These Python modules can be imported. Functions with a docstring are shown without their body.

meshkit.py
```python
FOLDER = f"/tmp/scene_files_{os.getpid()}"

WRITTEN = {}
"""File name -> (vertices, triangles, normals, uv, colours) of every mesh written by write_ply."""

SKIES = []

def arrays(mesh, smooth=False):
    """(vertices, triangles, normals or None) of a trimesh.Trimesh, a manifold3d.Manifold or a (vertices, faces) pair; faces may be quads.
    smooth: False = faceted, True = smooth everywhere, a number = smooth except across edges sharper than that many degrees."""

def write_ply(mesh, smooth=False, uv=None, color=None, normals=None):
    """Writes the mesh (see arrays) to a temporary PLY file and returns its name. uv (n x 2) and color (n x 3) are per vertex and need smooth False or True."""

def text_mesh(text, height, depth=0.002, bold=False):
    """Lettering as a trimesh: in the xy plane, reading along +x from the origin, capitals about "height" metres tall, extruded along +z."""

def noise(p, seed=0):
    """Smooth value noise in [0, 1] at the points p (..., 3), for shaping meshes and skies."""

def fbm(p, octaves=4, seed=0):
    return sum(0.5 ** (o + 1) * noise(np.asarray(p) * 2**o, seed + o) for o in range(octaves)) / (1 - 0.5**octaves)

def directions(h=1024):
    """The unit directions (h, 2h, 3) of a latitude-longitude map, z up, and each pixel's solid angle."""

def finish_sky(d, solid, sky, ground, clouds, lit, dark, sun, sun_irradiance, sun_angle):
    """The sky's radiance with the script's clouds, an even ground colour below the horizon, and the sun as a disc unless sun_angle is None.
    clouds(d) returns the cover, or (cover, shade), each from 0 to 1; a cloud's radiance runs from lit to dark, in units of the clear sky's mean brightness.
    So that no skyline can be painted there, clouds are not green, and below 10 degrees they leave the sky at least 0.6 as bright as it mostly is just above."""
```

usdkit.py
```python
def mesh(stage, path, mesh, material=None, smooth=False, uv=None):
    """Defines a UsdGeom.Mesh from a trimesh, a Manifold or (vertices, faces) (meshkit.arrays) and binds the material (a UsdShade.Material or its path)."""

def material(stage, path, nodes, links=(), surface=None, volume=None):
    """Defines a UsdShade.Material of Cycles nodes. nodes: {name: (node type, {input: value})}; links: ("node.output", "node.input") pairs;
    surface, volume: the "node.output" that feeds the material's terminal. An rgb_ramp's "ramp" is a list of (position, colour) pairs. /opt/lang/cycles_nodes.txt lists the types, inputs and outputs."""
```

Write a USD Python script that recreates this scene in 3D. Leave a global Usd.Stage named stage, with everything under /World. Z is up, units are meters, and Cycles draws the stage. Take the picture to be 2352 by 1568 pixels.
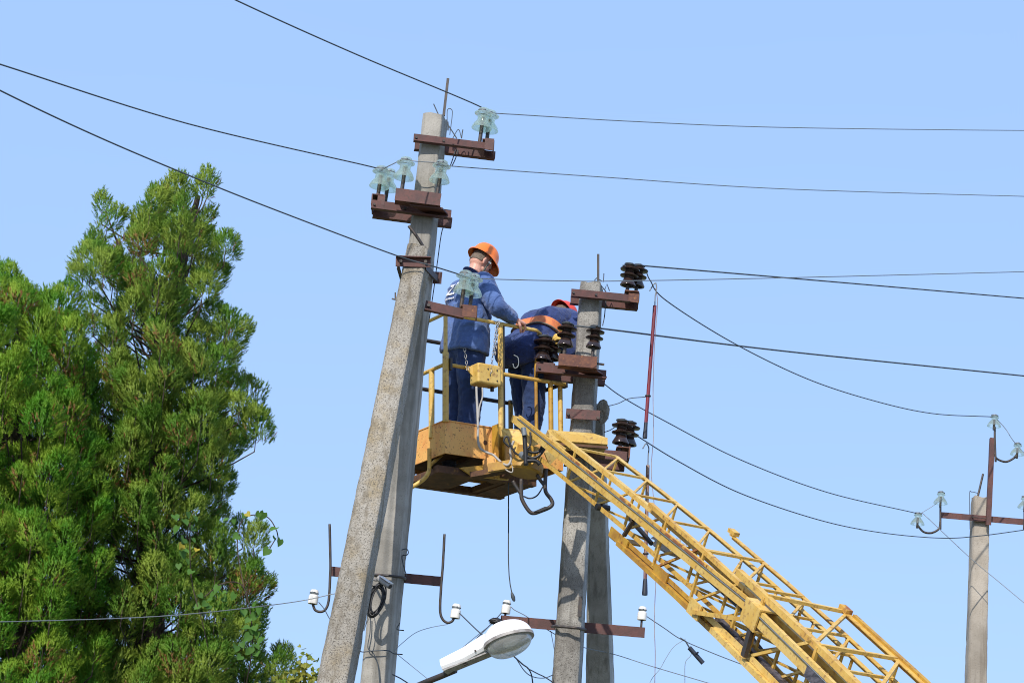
import math
import numpy as np
import trimesh
import manifold3d as m3
import meshkit
import usdkit
from scipy.spatial import cKDTree
from pxr import Usd, UsdGeom, UsdLux, UsdShade, Gf, Sdf, Vt

rng = np.random.default_rng(11)
stage = Usd.Stage.CreateInMemory()
UsdGeom.SetStageUpAxis(stage, UsdGeom.Tokens.z)
UsdGeom.SetStageMetersPerUnit(stage, 1.0)
UsdGeom.Xform.Define(stage, '/World')
UsdGeom.Scope.Define(stage, '/World/Looks')

# ---------------------------------------------------------------- camera, sky, sun, exposure
F = 6020.0                       # focal length in units of a 2352-wide picture
PITCH, ROLL = math.radians(16.5), math.radians(4.6)
EYE = np.array([0.0, 0.0, 1.7])
FW = np.array([0, math.cos(PITCH), math.sin(PITCH)])
_r0, _u0 = np.array([1.0, 0, 0]), np.array([0, -math.sin(PITCH), math.cos(PITCH)])
RT = math.cos(ROLL) * _r0 + math.sin(ROLL) * _u0
UP = math.cos(ROLL) * _u0 - math.sin(ROLL) * _r0
cam = UsdGeom.Camera.Define(stage, '/World/camera')
cam.CreateHorizontalApertureAttr(36.0)
cam.CreateVerticalApertureAttr(36.0 * 682 / 1024)
cam.CreateFocalLengthAttr(36.0 / 2 * F / 1176)
cam.CreateClippingRangeAttr(Gf.Vec2f(0.1, 2000))
cam.AddTransformOp().Set(Gf.Matrix4d(*[float(x) for x in (*RT, 0, *UP, 0, *(-FW), 0, *EYE, 1)]))
cam.CreateExposureAttr(0.48)

SUN_AZ, SUN_EL = math.radians(-158), math.radians(40)      # azimuth from +y towards +x
SUN = np.array([math.sin(SUN_AZ) * math.cos(SUN_EL), math.cos(SUN_AZ) * math.cos(SUN_EL), math.sin(SUN_EL)])
dome = UsdLux.DomeLight.Define(stage, '/World/sky')
dome.GetPrim().SetCustomDataByKey('kind', 'structure')
dome.GetPrim().SetCustomDataByKey('label', 'clear pale blue daytime sky behind everything')
skym = usdkit.material(stage, '/World/Looks/sky', {
    'sky': ('sky_texture', {'sky_type': 'single_scattering', 'sun_disc': False, 'sun_elevation': SUN_EL,
                            'sun_rotation': math.atan2(SUN[0], SUN[1]), 'air_density': 1.0, 'aerosol_density': 2.0, 'ozone_density': 1.0, 'altitude': 100.0}),
    'tc': ('texture_coordinate', {}), 'wisp': ('noise_texture', {'scale': 2.2, 'detail': 4.0, 'roughness': 0.55, 'distortion': 0.4}), 'wr': ('map_range', {'from_min': 0.3, 'from_max': 0.7, 'to_min': 0.74, 'to_max': 0.82, 'clamp': True}),
    'veil': ('mix', {'fac': 0.78, 'color2': (2.0, 3.10, 5.25)}),      # thin even veil of high haze over the whole sky
    'bg': ('background_shader', {'strength': 0.15})}, [('tc.generated', 'wisp.vector'), ('wisp.fac', 'wr.value'), ('wr.result', 'veil.fac'), ('sky.color', 'veil.color1'), ('veil.color', 'bg.color')], surface='bg.background')
UsdShade.MaterialBindingAPI.Apply(dome.GetPrim()).Bind(skym)
sun = UsdLux.DistantLight.Define(stage, '/World/sun')
sun.CreateIntensityAttr(0.9); sun.CreateAngleAttr(0.53); sun.CreateNormalizeAttr(True)
sun.CreateColorAttr(Gf.Vec3f(1.0, 0.94, 0.85))
_z = SUN; _x = np.cross([0, 0, 1.0], _z); _x /= np.linalg.norm(_x); _y = np.cross(_z, _x)
sun.AddTransformOp().Set(Gf.Matrix4d(*[float(v) for v in (*_x, 0, *_y, 0, *_z, 0, 0, 0, 50, 1)]))


# ---------------------------------------------------------------- helpers
def P(px, py, Y):
    """The point of the place at distance Y along y that stands at that spot of the picture (2352 wide)."""
    d = FW + (px - 1176) / F * RT - (py - 784) / F * UP
    return EYE + d * (Y / d[1])


def unit(v):
    v = np.asarray(v, float)
    return v / np.linalg.norm(v)


Z = np.array([0, 0, 1.0])


def box(c, x, y, z, sx, sy, sz):
    b = trimesh.creation.box((sx, sy, sz))
    M = np.eye(4); M[:3, 0], M[:3, 1], M[:3, 2], M[:3, 3] = x, y, z, c
    b.apply_transform(M)
    return b


def beam(p0, p1, w, h, up=Z, ext=0.0):
    """A bar from p0 to p1, h across along `up`, w across the other way."""
    p0, p1 = np.asarray(p0, float), np.asarray(p1, float)
    x = unit(p1 - p0); y = unit(np.cross(up, x)); z = np.cross(x, y)
    return box((p0 + p1) / 2, x, y, z, np.linalg.norm(p1 - p0) + 2 * ext, w, h)


def angle_bar(p0, p1, h, fl, side, th=0.008, low=True, up=Z):
    """An L-section: upright web of height h and a flange of depth fl towards `side` at its lower (or upper) edge."""
    p0, p1 = np.asarray(p0, float), np.asarray(p1, float)
    x = unit(p1 - p0); s = unit(np.asarray(side) - np.dot(side, x) * x); u = unit(up - np.dot(up, x) * x)
    web = beam(p0, p1, th, h, u)
    o = (-1 if low else 1) * u * (h / 2 - th / 2 + 0.0012) + s * (fl / 2 + th / 2 - 0.001)
    fla = beam(p0 + o, p1 + o, fl, th, u)
    return cat(web, fla)


def cat(*ms):
    l = []
    for m in ms:
        l += list(m) if isinstance(m, (list, tuple)) else [m]
    return trimesh.util.concatenate(l)


def curve(pts, n=8):
    """Smooth curve through the points (Catmull-Rom)."""
    p = np.asarray(pts, float)
    if len(p) < 3:
        return p
    q = np.vstack([2 * p[0] - p[1], p, 2 * p[-1] - p[-2]])
    out = []
    for i in range(1, len(q) - 2):
        t = np.linspace(0, 1, n, endpoint=False)[:, None]
        a, b, c, d = q[i - 1], q[i], q[i + 1], q[i + 2]
        out.append(0.5 * (2 * b + (c - a) * t + (2 * a - 5 * b + 4 * c - d) * t**2 + (3 * b - a - 3 * c + d) * t**3))
    return np.vstack(out + [p[-1:]])


def tube(pts, r, n=8):
    p = np.asarray(pts, float)
    rr = np.broadcast_to(np.asarray(r, float), (len(p),))
    t = np.gradient(p, axis=0); t /= np.linalg.norm(t, axis=1, keepdims=True)
    a = np.cross(t[0], Z)
    if np.linalg.norm(a) < 0.05:
        a = np.cross(t[0], [1.0, 0, 0])
    a = unit(a); V = []
    th = np.arange(n) / n * 2 * math.pi
    for i in range(len(p)):
        a = unit(a - np.dot(a, t[i]) * t[i]); b = np.cross(t[i], a)
        V.append(p[i] + rr[i] * (np.cos(th)[:, None] * a + np.sin(th)[:, None] * b))
    V = np.vstack(V + [p[:1], p[-1:]])
    Fc = []; N = len(p)
    for i in range(N - 1):
        for j in range(n):
            k = (j + 1) % n
            Fc += [(i * n + j, i * n + k, (i + 1) * n + k), (i * n + j, (i + 1) * n + k, (i + 1) * n + j)]
    for j in range(n):
        k = (j + 1) % n
        Fc += [(N * n, k, j), (N * n + 1, (N - 1) * n + j, (N - 1) * n + k)]
    return trimesh.Trimesh(V, Fc, process=False)


def rev(profile, base, axis=Z, n=28):
    """Surface of revolution of (radius, height) points round `axis` from `base`."""
    pr = np.asarray(profile, float); ax = unit(axis)
    a = unit(np.cross(ax, [0.3, 1, 0.1])); b = np.cross(ax, a)
    th = np.arange(n) / n * 2 * math.pi
    ring = np.cos(th)[:, None] * a + np.sin(th)[:, None] * b
    V = np.vstack([base + r * ring + h * ax for r, h in pr])
    Fc = []
    for i in range(len(pr) - 1):
        for j in range(n):
            k = (j + 1) % n
            Fc += [(i * n + j, i * n + k, (i + 1) * n + k), (i * n + j, (i + 1) * n + k, (i + 1) * n + j)]
    m = trimesh.Trimesh(V, Fc, process=False)
    return m


def plate(pts, th, nrm):
    """A flat plate with the outline pts and thickness th along nrm."""
    p = np.asarray(pts, float); nrm = unit(nrm) * th / 2; n = len(p)
    V = np.vstack([p - nrm, p + nrm]); Fc = []
    for i in range(1, n - 1):
        Fc += [(0, i + 1, i), (n, n + i, n + i + 1)]
    for i in range(n):
        j = (i + 1) % n
        Fc += [(i, j, n + j), (i, n + j, n + i)]
    m = trimesh.Trimesh(V, Fc, process=False)
    m.fix_normals()
    return m


_names = {}


def _path(parent, name):
    k = _names[(parent, name)] = _names.get((parent, name), -1) + 1
    return f'{parent}/{name}' + (f'_{k:03d}' if k else '')


_base = {'/World': np.zeros(3)}


def thing(name, label, category, base, group=None):
    path = _path('/World', name)
    x = UsdGeom.Xform.Define(stage, path)
    x.AddTranslateOp().Set(Gf.Vec3d(*[float(v) for v in base]))
    p = x.GetPrim(); p.SetCustomDataByKey('label', label); p.SetCustomDataByKey('category', category)
    if group:
        p.SetCustomDataByKey('group', group)
    _base[path] = np.asarray(base, float)
    return path


def part(parent, name, mesh, mat, smooth=False, label=None, category=None, group=None, kind=None):
    path = _path(parent, name); b = _base[parent]
    mesh = trimesh.Trimesh(np.asarray(mesh.vertices) - b, mesh.faces, process=False)
    p = usdkit.mesh(stage, path, mesh, MAT[mat], smooth=smooth).GetPrim()
    for k, v in (('label', label), ('category', category), ('group', group), ('kind', kind)):
        if v:
            p.SetCustomDataByKey(k, v)
    _base[path] = b
    return path


# ---------------------------------------------------------------- materials
MAT = {}


def mat(name, color, rough=0.6, metallic=0.0, var=None, scale=6.0, detail=5.0, lo=0.4, hi=0.6, var2=None, scale2=40.0, lo2=0.6, hi2=0.68, bump=0.0, bscale=60.0, bdist=0.01, stretch=(1, 1, 1), spec=0.5, extra=None, coat=0.0, dist=0.0, streak=None):
    """Base colour with up to two kinds of patch laid over it by noise, and fine relief."""
    n = {'g': ('geometry', {}), 'map': ('mapping', {'scale': stretch}), 'p': ('principled_bsdf', {'base_color': color, 'roughness': rough, 'metallic': metallic, 'specular_ior_level': spec, 'coat_weight': coat, **(extra or {})})}
    L = [('g.position', 'map.vector')]
    last = None
    if var is not None:
        n['n1'] = ('noise_texture', {'scale': scale, 'detail': detail, 'roughness': 0.62, 'distortion': dist})
        n['r1'] = ('rgb_ramp', {'ramp': [(lo, color), (hi, var)]})
        L += [('map.vector', 'n1.vector'), ('n1.fac', 'r1.fac')]; last = 'r1.color'
        if var2 is not None:
            n['n2'] = ('noise_texture', {'scale': scale2, 'detail': 4.0, 'roughness': 0.6})
            n['r2'] = ('map_range', {'from_min': lo2, 'from_max': hi2, 'clamp': True})
            n['mx'] = ('mix', {'color2': var2, 'use_clamp': True})
            L += [('map.vector', 'n2.vector'), ('n2.fac', 'r2.value'), ('r2.result', 'mx.fac'), ('r1.color', 'mx.color1')]; last = 'mx.color'
        if streak is not None:          # stains drawn out downwards, and broad tonal drift
            n['m3'] = ('mapping', {'scale': (16, 16, .9)}); n['n3'] = ('noise_texture', {'scale': 1.0, 'detail': 4.0, 'roughness': 0.65})
            n['r3'] = ('map_range', {'from_min': .50, 'from_max': .70, 'to_max': .9, 'clamp': True}); n['mx3'] = ('mix', {'color2': streak, 'use_clamp': True})
            n['n4'] = ('noise_texture', {'scale': 1.1, 'detail': 3.0}); n['r4'] = ('map_range', {'from_min': .35, 'from_max': .65, 'to_min': .70, 'to_max': 1.15, 'clamp': True}); n['mx4'] = ('mix', {'mix_type': 'multiply', 'fac': 1.0})
            L += [('g.position', 'm3.vector'), ('m3.vector', 'n3.vector'), ('n3.fac', 'r3.value'), ('r3.result', 'mx3.fac'), (last, 'mx3.color1'), ('g.position', 'n4.vector'), ('n4.fac', 'r4.value'), ('mx3.color', 'mx4.color1'), ('r4.result', 'mx4.color2')]; last = 'mx4.color'
        L.append((last, 'p.base_color'))
    if bump:
        n['nb'] = ('noise_texture', {'scale': bscale, 'detail': 4.0, 'roughness': 0.6})
        n['b'] = ('bump', {'strength': bump, 'distance': bdist})
        L += [('map.vector', 'nb.vector'), ('nb.fac', 'b.height'), ('b.normal', 'p.normal')]
    MAT[name] = usdkit.material(stage, f'/World/Looks/{name}', n, L, surface='p.BSDF')


mat('concrete', (0.345, 0.325, 0.29), 0.9, var=(0.26, 0.243, 0.213), scale=5, lo=.42, hi=.62, var2=(0.15, 0.135, 0.115), scale2=120, lo2=.58, hi2=.72, bump=.5, bscale=90, bdist=.006, streak=(0.16, 0.145, 0.12))
mat('rough_concrete', (0.31, 0.285, 0.245), 0.95, var=(0.265, 0.215, 0.14), scale=4.5, lo=.48, hi=.66, var2=(0.085, 0.075, 0.06), scale2=95, lo2=.50, hi2=.64, bump=.9, bscale=55, bdist=.012, streak=(0.15, 0.125, 0.09))
mat('grey_concrete', (0.36, 0.342, 0.31), 0.92, var=(0.20, 0.185, 0.165), scale=3.2, lo=.42, hi=.6, var2=(0.09, 0.08, 0.068), scale2=110, lo2=.52, hi2=.66, bump=.7, bscale=70, bdist=.008, streak=(0.12, 0.11, 0.095))
mat('far_concrete', (0.42, 0.37, 0.31), 0.92, var=(0.35, 0.305, 0.25), scale=6, var2=(0.2, 0.17, 0.14), scale2=60, lo2=.62, hi2=.72, bump=.4, bscale=80, streak=(0.24, 0.20, 0.16))
mat('oxide_steel', (0.108, 0.038, 0.031), 0.6, var=(0.070, 0.028, 0.025), scale=9, var2=(0.055, 0.028, 0.02), scale2=45, lo2=.56, hi2=.68, bump=.25, bscale=80, bdist=.004)
mat('rusty_oxide', (0.155, 0.062, 0.036), 0.75, var=(0.095, 0.038, 0.028), scale=14, var2=(0.24, 0.10, 0.04), scale2=38, lo2=.58, hi2=.68, bump=.25)
mat('dark_steel', (0.045, 0.043, 0.045), 0.55, metallic=.3, var=(0.07, 0.052, 0.042), scale=20)
mat('wire_metal', (0.19, 0.21, 0.225), 0.5, metallic=.4)
mat('dark_wire', (0.05, 0.062, 0.074), 0.6)
mat('rubber', (0.013, 0.013, 0.015), 0.45)
mat('grey_cable', (0.33, 0.31, 0.29), 0.55)
mat('yellow_paint', (0.58, 0.375, 0.085), 0.5, var=(0.50, 0.28, 0.05), scale=7, lo=.4, hi=.62, var2=(0.22, 0.10, 0.035), scale2=26, lo2=.54, hi2=.72, bump=.2, bscale=50, bdist=.004)
mat('pale_yellow', (0.61, 0.425, 0.13), 0.48, var=(0.56, 0.345, 0.07), scale=5, var2=(0.26, 0.13, 0.05), scale2=34, lo2=.54, hi2=.72, bump=.15, bscale=50, bdist=.003)
mat('deep_yellow', (0.46, 0.265, 0.03), 0.5, var=(0.33, 0.165, 0.025), scale=6, var2=(0.16, 0.065, 0.02), scale2=22, lo2=.58, hi2=.7, bump=.2, bscale=50, bdist=.004)
mat('tray_yellow', (0.76, 0.41, 0.12), 0.6, var=(0.70, 0.29, 0.085), scale=5.5, lo=.44, hi=.62, var2=(0.11, 0.042, 0.022), scale2=55, lo2=.60, hi2=.66, bump=.25, bscale=60, bdist=.004, dist=.6)
mat('rusty_underside', (0.13, 0.060, 0.030), 0.85, var=(0.07, 0.035, 0.022), scale=8, var2=(0.2, 0.10, 0.03), scale2=14, lo2=.58, hi2=.68, bump=.3)
mat('rust_streak', (0.24, 0.085, 0.028), 0.85, var=(0.5, 0.28, 0.05), scale=12, lo=.5, hi=.6)
mat('scraped_grey', (0.16, 0.14, 0.15), 0.45, metallic=.4, var=(0.05, 0.043, 0.045), scale=14, lo=.4, hi=.6, stretch=(1, 1, 3))
mat('brown_porcelain', (0.022, 0.0135, 0.012), 0.16, var=(0.040, 0.023, 0.019), scale=15, spec=.55)
mat('white_porcelain', (0.78, 0.765, 0.73), 0.25, var=(0.70, 0.67, 0.62), scale=14)
mat('lamp_white', (0.80, 0.80, 0.82), 0.35, var=(0.73, 0.73, 0.74), scale=6)
mat('lamp_grey', (0.30, 0.29, 0.28), 0.5, var=(0.2, 0.18, 0.17), scale=25)
mat('silver', (0.62, 0.62, 0.62), 0.3, metallic=.9)
mat('chain_steel', (0.22, 0.21, 0.20), 0.35, metallic=.8)
mat('maroon_rod', (0.19, 0.022, 0.035), 0.4, var=(0.14, 0.02, 0.03), scale=8)
mat('pale_rod', (0.32, 0.22, 0.17), 0.5, var=(0.14, 0.05, 0.05), scale=18, stretch=(1, 1, .4))
mat('blue_black', (0.02, 0.025, 0.04), 0.45)
mat('jacket_cloth', (0.066, 0.125, 0.31), 0.88, var=(0.034, 0.072, 0.205), scale=5, lo=.4, hi=.65, bump=.65, bscale=7, bdist=.06, extra={'sheen_weight': .25, 'sheen_roughness': .5}, dist=.5)
mat('trouser_cloth', (0.007, 0.024, 0.092), 0.85, var=(0.014, 0.042, 0.14), scale=6, lo=.45, hi=.7, bump=.55, bscale=5, bdist=.06, extra={'sheen_weight': .15, 'sheen_roughness': .5}, dist=.6)
mat('overall_cloth', (0.015, 0.036, 0.15), 0.86, var=(0.009, 0.022, 0.095), scale=6, lo=.42, hi=.64, bump=.7, bscale=7, bdist=.06, extra={'sheen_weight': .2, 'sheen_roughness': .5}, dist=.5)
mat('navy_cloth', (0.008, 0.014, 0.06), 0.85, bump=.5, bscale=14, bdist=.02)
mat('teal_cloth', (0.01, 0.10, 0.17), 0.85)
mat('orange_plastic', (0.86, 0.20, 0.025), 0.33, var=(0.80, 0.17, 0.02), scale=5)
mat('red_plastic', (0.70, 0.055, 0.022), 0.33)
mat('belt_orange', (0.66, 0.21, 0.065), 0.75, var=(0.50, 0.13, 0.06), scale=16, bump=.3)
mat('grey_strap', (0.11, 0.105, 0.085), 0.8)
mat('skin', (0.60, 0.32, 0.235), 0.5, var=(0.56, 0.26, 0.19), scale=18, extra={'subsurface_weight': .12, 'subsurface_scale': .01})
mat('hair', (0.10, 0.075, 0.055), 0.8, var=(0.16, 0.12, 0.09), scale=80)
mat('eye_dark', (0.02, 0.015, 0.012), 0.2)
mat('print_white', (0.75, 0.75, 0.78), 0.7)
mat('glove_yellow', (0.62, 0.42, 0.10), 0.8, var=(0.5, 0.32, 0.07), scale=30)
mat('boot_black', (0.02, 0.018, 0.017), 0.5)
mat('bark', (0.085, 0.06, 0.042), 0.95, var=(0.045, 0.033, 0.025), scale=14, bump=.8, bscale=30, stretch=(1, 1, .3))
mat('ground', (0.10, 0.12, 0.045), 0.95, var=(0.17, 0.14, 0.085), scale=.35, var2=(0.05, 0.075, 0.025), scale2=3.0, lo2=.5, hi2=.65, bump=.5, bscale=8, bdist=.05)


def leaf_mat(name, a, b, c, trans=0.3, clump=1.6):
    """Foliage: one tone per blade, larger patches of another, and light through the blade."""
    n = {'g': ('geometry', {}), 'n': ('noise_texture', {'scale': clump, 'detail': 3.0}), 'r': ('rgb_ramp', {'ramp': [(.40, a), (.60, b)]}),
         'r2': ('map_range', {'from_min': .3, 'from_max': 1.0, 'to_min': 0.0, 'to_max': .8, 'clamp': True}), 'm': ('mix', {'color2': c}),
         'p': ('principled_bsdf', {'roughness': .6, 'specular_ior_level': .3}), 't': ('translucent_bsdf', {}), 'x': ('mix_closure', {'fac': trans})}
    MAT[name] = usdkit.material(stage, f'/World/Looks/{name}', n, [('g.position', 'n.vector'), ('n.fac', 'r.fac'), ('r.color', 'm.color1'), ('g.random_per_island', 'r2.value'), ('r2.result', 'm.fac'),
                                ('m.color', 'p.base_color'), ('m.color', 't.color'), ('p.BSDF', 'x.closure1'), ('t.BSDF', 'x.closure2')], surface='x.closure')


leaf_mat('needle_green', (0.105, 0.245, 0.022), (0.265, 0.365, 0.05), (0.28, 0.325, 0.115), .36, 3.4)
leaf_mat('needle_vivid', (0.095, 0.275, 0.016), (0.25, 0.39, 0.035), (0.24, 0.31, 0.07), .36, 3.4)
leaf_mat('needle_dry', (0.26, 0.15, 0.05), (0.20, 0.09, 0.025), (0.3, 0.22, 0.12), .15)
leaf_mat('vine_leaf', (0.07, 0.17, 0.03), (0.10, 0.22, 0.04), (0.13, 0.23, 0.06), .35, 5)
leaf_mat('vine_leaf_yellow', (0.42, 0.34, 0.04), (0.36, 0.33, 0.05), (0.30, 0.30, 0.06), .35, 5)
leaf_mat('shrub_leaf', (0.26, 0.26, 0.035), (0.14, 0.20, 0.035), (0.34, 0.27, 0.04), .35, 6)


def glass_mat(name, tint, body, fac):
    """Weathered moulded glass: partly clear, partly refracting, with a thin milky film of dust."""
    n = {'t': ('transparent_bsdf', {'color': tint}), 'gl': ('glass_bsdf', {'color': body, 'roughness': .03, 'IOR': 1.48}), 'd': ('principled_bsdf', {'base_color': body, 'roughness': .25, 'specular_ior_level': .8}),
         'tl': ('translucent_bsdf', {'color': body}), 'm0': ('mix_closure', {'fac': .5}), 'm1': ('mix_closure', {'fac': fac}), 'x': ('mix_closure', {'fac': .62})}
    MAT[name] = usdkit.material(stage, f'/World/Looks/{name}', n, [('d.BSDF', 'm0.closure1'), ('tl.BSDF', 'm0.closure2'), ('gl.BSDF', 'm1.closure1'), ('m0.closure', 'm1.closure2'), ('t.BSDF', 'x.closure1'), ('m1.closure', 'x.closure2')], surface='x.closure')


glass_mat('green_glass', (0.90, 0.95, 0.91), (0.84, 0.90, 0.82), .24)
glass_mat('lamp_glass', (0.92, 0.93, 0.94), (0.72, 0.72, 0.69), .55)

# ---------------------------------------------------------------- ground
g = 1500.0
gv, gf = [], []
N = 40
lin = np.sign(np.linspace(-1, 1, N)) * np.abs(np.linspace(-1, 1, N)) ** 2.5 * g
for j in range(N):
    for i in range(N):
        gv.append((lin[i], lin[j], 0.0))
for j in range(N - 1):
    for i in range(N - 1):
        a = j * N + i
        gf += [(a, a + 1, a + N + 1), (a, a + N + 1, a + N)]
part('/World', 'ground', trimesh.Trimesh(gv, gf, process=False), 'ground', label='rough grassy ground under the poles and trees', kind='structure')


# ---------------------------------------------------------------- concrete poles
def pole_shaft(tl, tr, Yt, bl, br, Yb, skew=0.25, seed=0, ztop=None):
    """Tapered concrete shaft: its left and right outline at the top and lower down, and the distance of both; it goes on down to the ground."""
    TL, TR, BL, BR = P(*tl, Yt), P(*tr, Yt), P(*bl, Yb), P(*br, Yb)
    ct, cb = (TL + TR) / 2, (BL + BR) / 2
    wt, wb = np.linalg.norm(TR - TL), np.linalg.norm(BR - BL)
    k = ct[2] / (ct[2] - cb[2])
    cg, wg = ct + (cb - ct) * k, wt + (wb - wt) * k
    ax = unit(ct - cg); ex = unit(np.array([1.0, 0, 0]) - ax[0] * ax); ey = np.cross(ax, ex)
    c = 0.09
    # outline of the section: narrow face in front, slanting sides, chamfers
    S = np.array([(-.40, -.5), (.5 - skew - .03, -.5), (.5 - skew + .05, -.44), (.5 - c * .4, .30), (.5, .40), (.42, .5), (-.42, .5), (-.5, .42), (-.49, -.40)])
    m, ringn = len(S), 64
    dens = []
    for i in range(m):
        a, b = S[i], S[(i + 1) % m]
        n = max(1, int(np.linalg.norm(b - a) / .2))
        for q in range(n):
            dens.append(a + (b - a) * q / n)
    S = np.array(dens); m = len(S)
    tt = np.concatenate([np.linspace(0, .5, 90), np.linspace(.5, 1, 20)[1:]]) ** 1.0
    V = []
    for t in tt:
        w = wt + (wg - wt) * t
        o = ct + (cg - ct) * t
        V.append(o + (S[:, :1] * ex + S[:, 1:] * ey) * w)
    V = np.array(V); n = len(tt)
    flat = V.reshape(-1, 3)
    ctr = np.repeat(np.array([ct + (cg - ct) * t for t in tt]), m, 0)
    out = flat - ctr; out /= np.linalg.norm(out, axis=1, keepdims=True)
    e = meshkit.fbm(flat * 9 + seed * 7.3, 4, seed) - .5
    chip = np.clip(meshkit.noise(flat * 14 + seed, seed + 3) - .8, 0, 1) * .06
    corner = np.clip(np.abs(np.tile(S[:, 0], n)) - .3, 0, .2) / .2
    flat = flat + out * (e * .012 - chip * corner)[:, None]
    rag = (meshkit.noise(flat[:m] * 30, seed) - .4) * .05
    flat[:m] += ax * rag[:, None]
    Fc = []
    for i in range(n - 1):
        for j in range(m):
            k2 = (j + 1) % m
            Fc += [(i * m + j, (i + 1) * m + j, (i + 1) * m + k2), (i * m + j, (i + 1) * m + k2, i * m + k2)]
    V = np.vstack([flat, [ct + ax * .012]])
    for j in range(m):
        Fc.append((len(V) - 1, j, (j + 1) % m))
    return trimesh.Trimesh(V, Fc, process=False), cg


PORC = [(.052, .0), (.068, .0), (.069, .008), (.048, .05), (.042, .062), (.042, .074), (.077, .083), (.080, .090), (.046, .108), (.040, .118), (.040, .134), (.082, .142), (.085, .150), (.050, .166), (.042, .172), (.046, .180), (.046, .192), (.03, .202), (.0005, .204)]
GLASS = [(.070, .004), (.083, .0), (.085, .004), (.080, .020), (.070, .042), (.055, .062), (.046, .072), (.045, .105), (.050, .118), (.074, .128), (.076, .136), (.050, .142), (.045, .150), (.047, .172), (.034, .180), (.0005, .182)]
GLASS_IN = [(.070, .004), (.060, .030), (.045, .050), (.030, .060), (.022, .11), (.0005, .12)]
WHITE = [(.026, .0), (.041, .0), (.043, .006), (.043, .066), (.038, .074), (.033, .078), (.033, .090), (.038, .095), (.038, .104), (.030, .122), (.0005, .128)]
SMALLG = [(.045, .003), (.056, .0), (.057, .004), (.045, .028), (.030, .046), (.022, .056), (.022, .066), (.034, .072), (.034, .078), (.022, .084), (.022, .096), (.0005, .10)]


def insulator(pole, base, kind, pin=.11, axis=Z, scale=1.0, tie=True, k=0):
    """base: the middle of the bell's lower rim. Its steel pin goes down from there."""
    base = np.asarray(base, float); ax = unit(axis)
    prof, m = {'glass': (GLASS, 'green_glass'), 'brown': (PORC, 'brown_porcelain'), 'white': (WHITE, 'white_porcelain'), 'small': (SMALLG, 'green_glass')}[kind]
    pr = np.array(prof) * scale
    body = rev(pr, base, ax, 32)
    if kind == 'glass':
        body = cat(body, rev(np.array(GLASS_IN[::-1]) * scale, base, ax, 32))
    nm = {'glass': 'glass_insulator', 'brown': 'porcelain_insulator', 'white': 'white_insulator', 'small': 'glass_insulator'}[kind]
    i = part(pole, nm, body, m, smooth=40)
    if pin:
        rp = {'glass': .0165, 'brown': .0165, 'white': .011, 'small': .009}[kind] * scale
        part(i, 'pin', tube([base - ax * pin, base + ax * pr[-1][1] * .55], rp, 10), 'dark_steel', smooth=40)
    if tie:
        h = pr[-1][1] * (.80 if kind in ('glass',) else .9 if kind == 'brown' else .68 if kind == 'white' else .86)
        rr = {'glass': .05, 'brown': .05, 'white': .037, 'small': .026}[kind] * scale
        a = unit(np.cross(ax, [0, 1, 0])); b = np.cross(ax, a)
        th = np.linspace(0, 2 * math.pi * 1.3, 30)
        pts = [base + ax * (h + .002 * math.sin(2 * t + k) + .0012 * t) + rr * (math.cos(t) * a + math.sin(t) * b) for t in th]
        pts.append(pts[-1] + (a * .5 + b * .5) * .012)
        part(i, 'tie_wire', tube(pts, .0038 * scale, 6), 'wire_metal' if kind != 'brown' else 'dark_wire', smooth=True)
    return i


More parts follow.
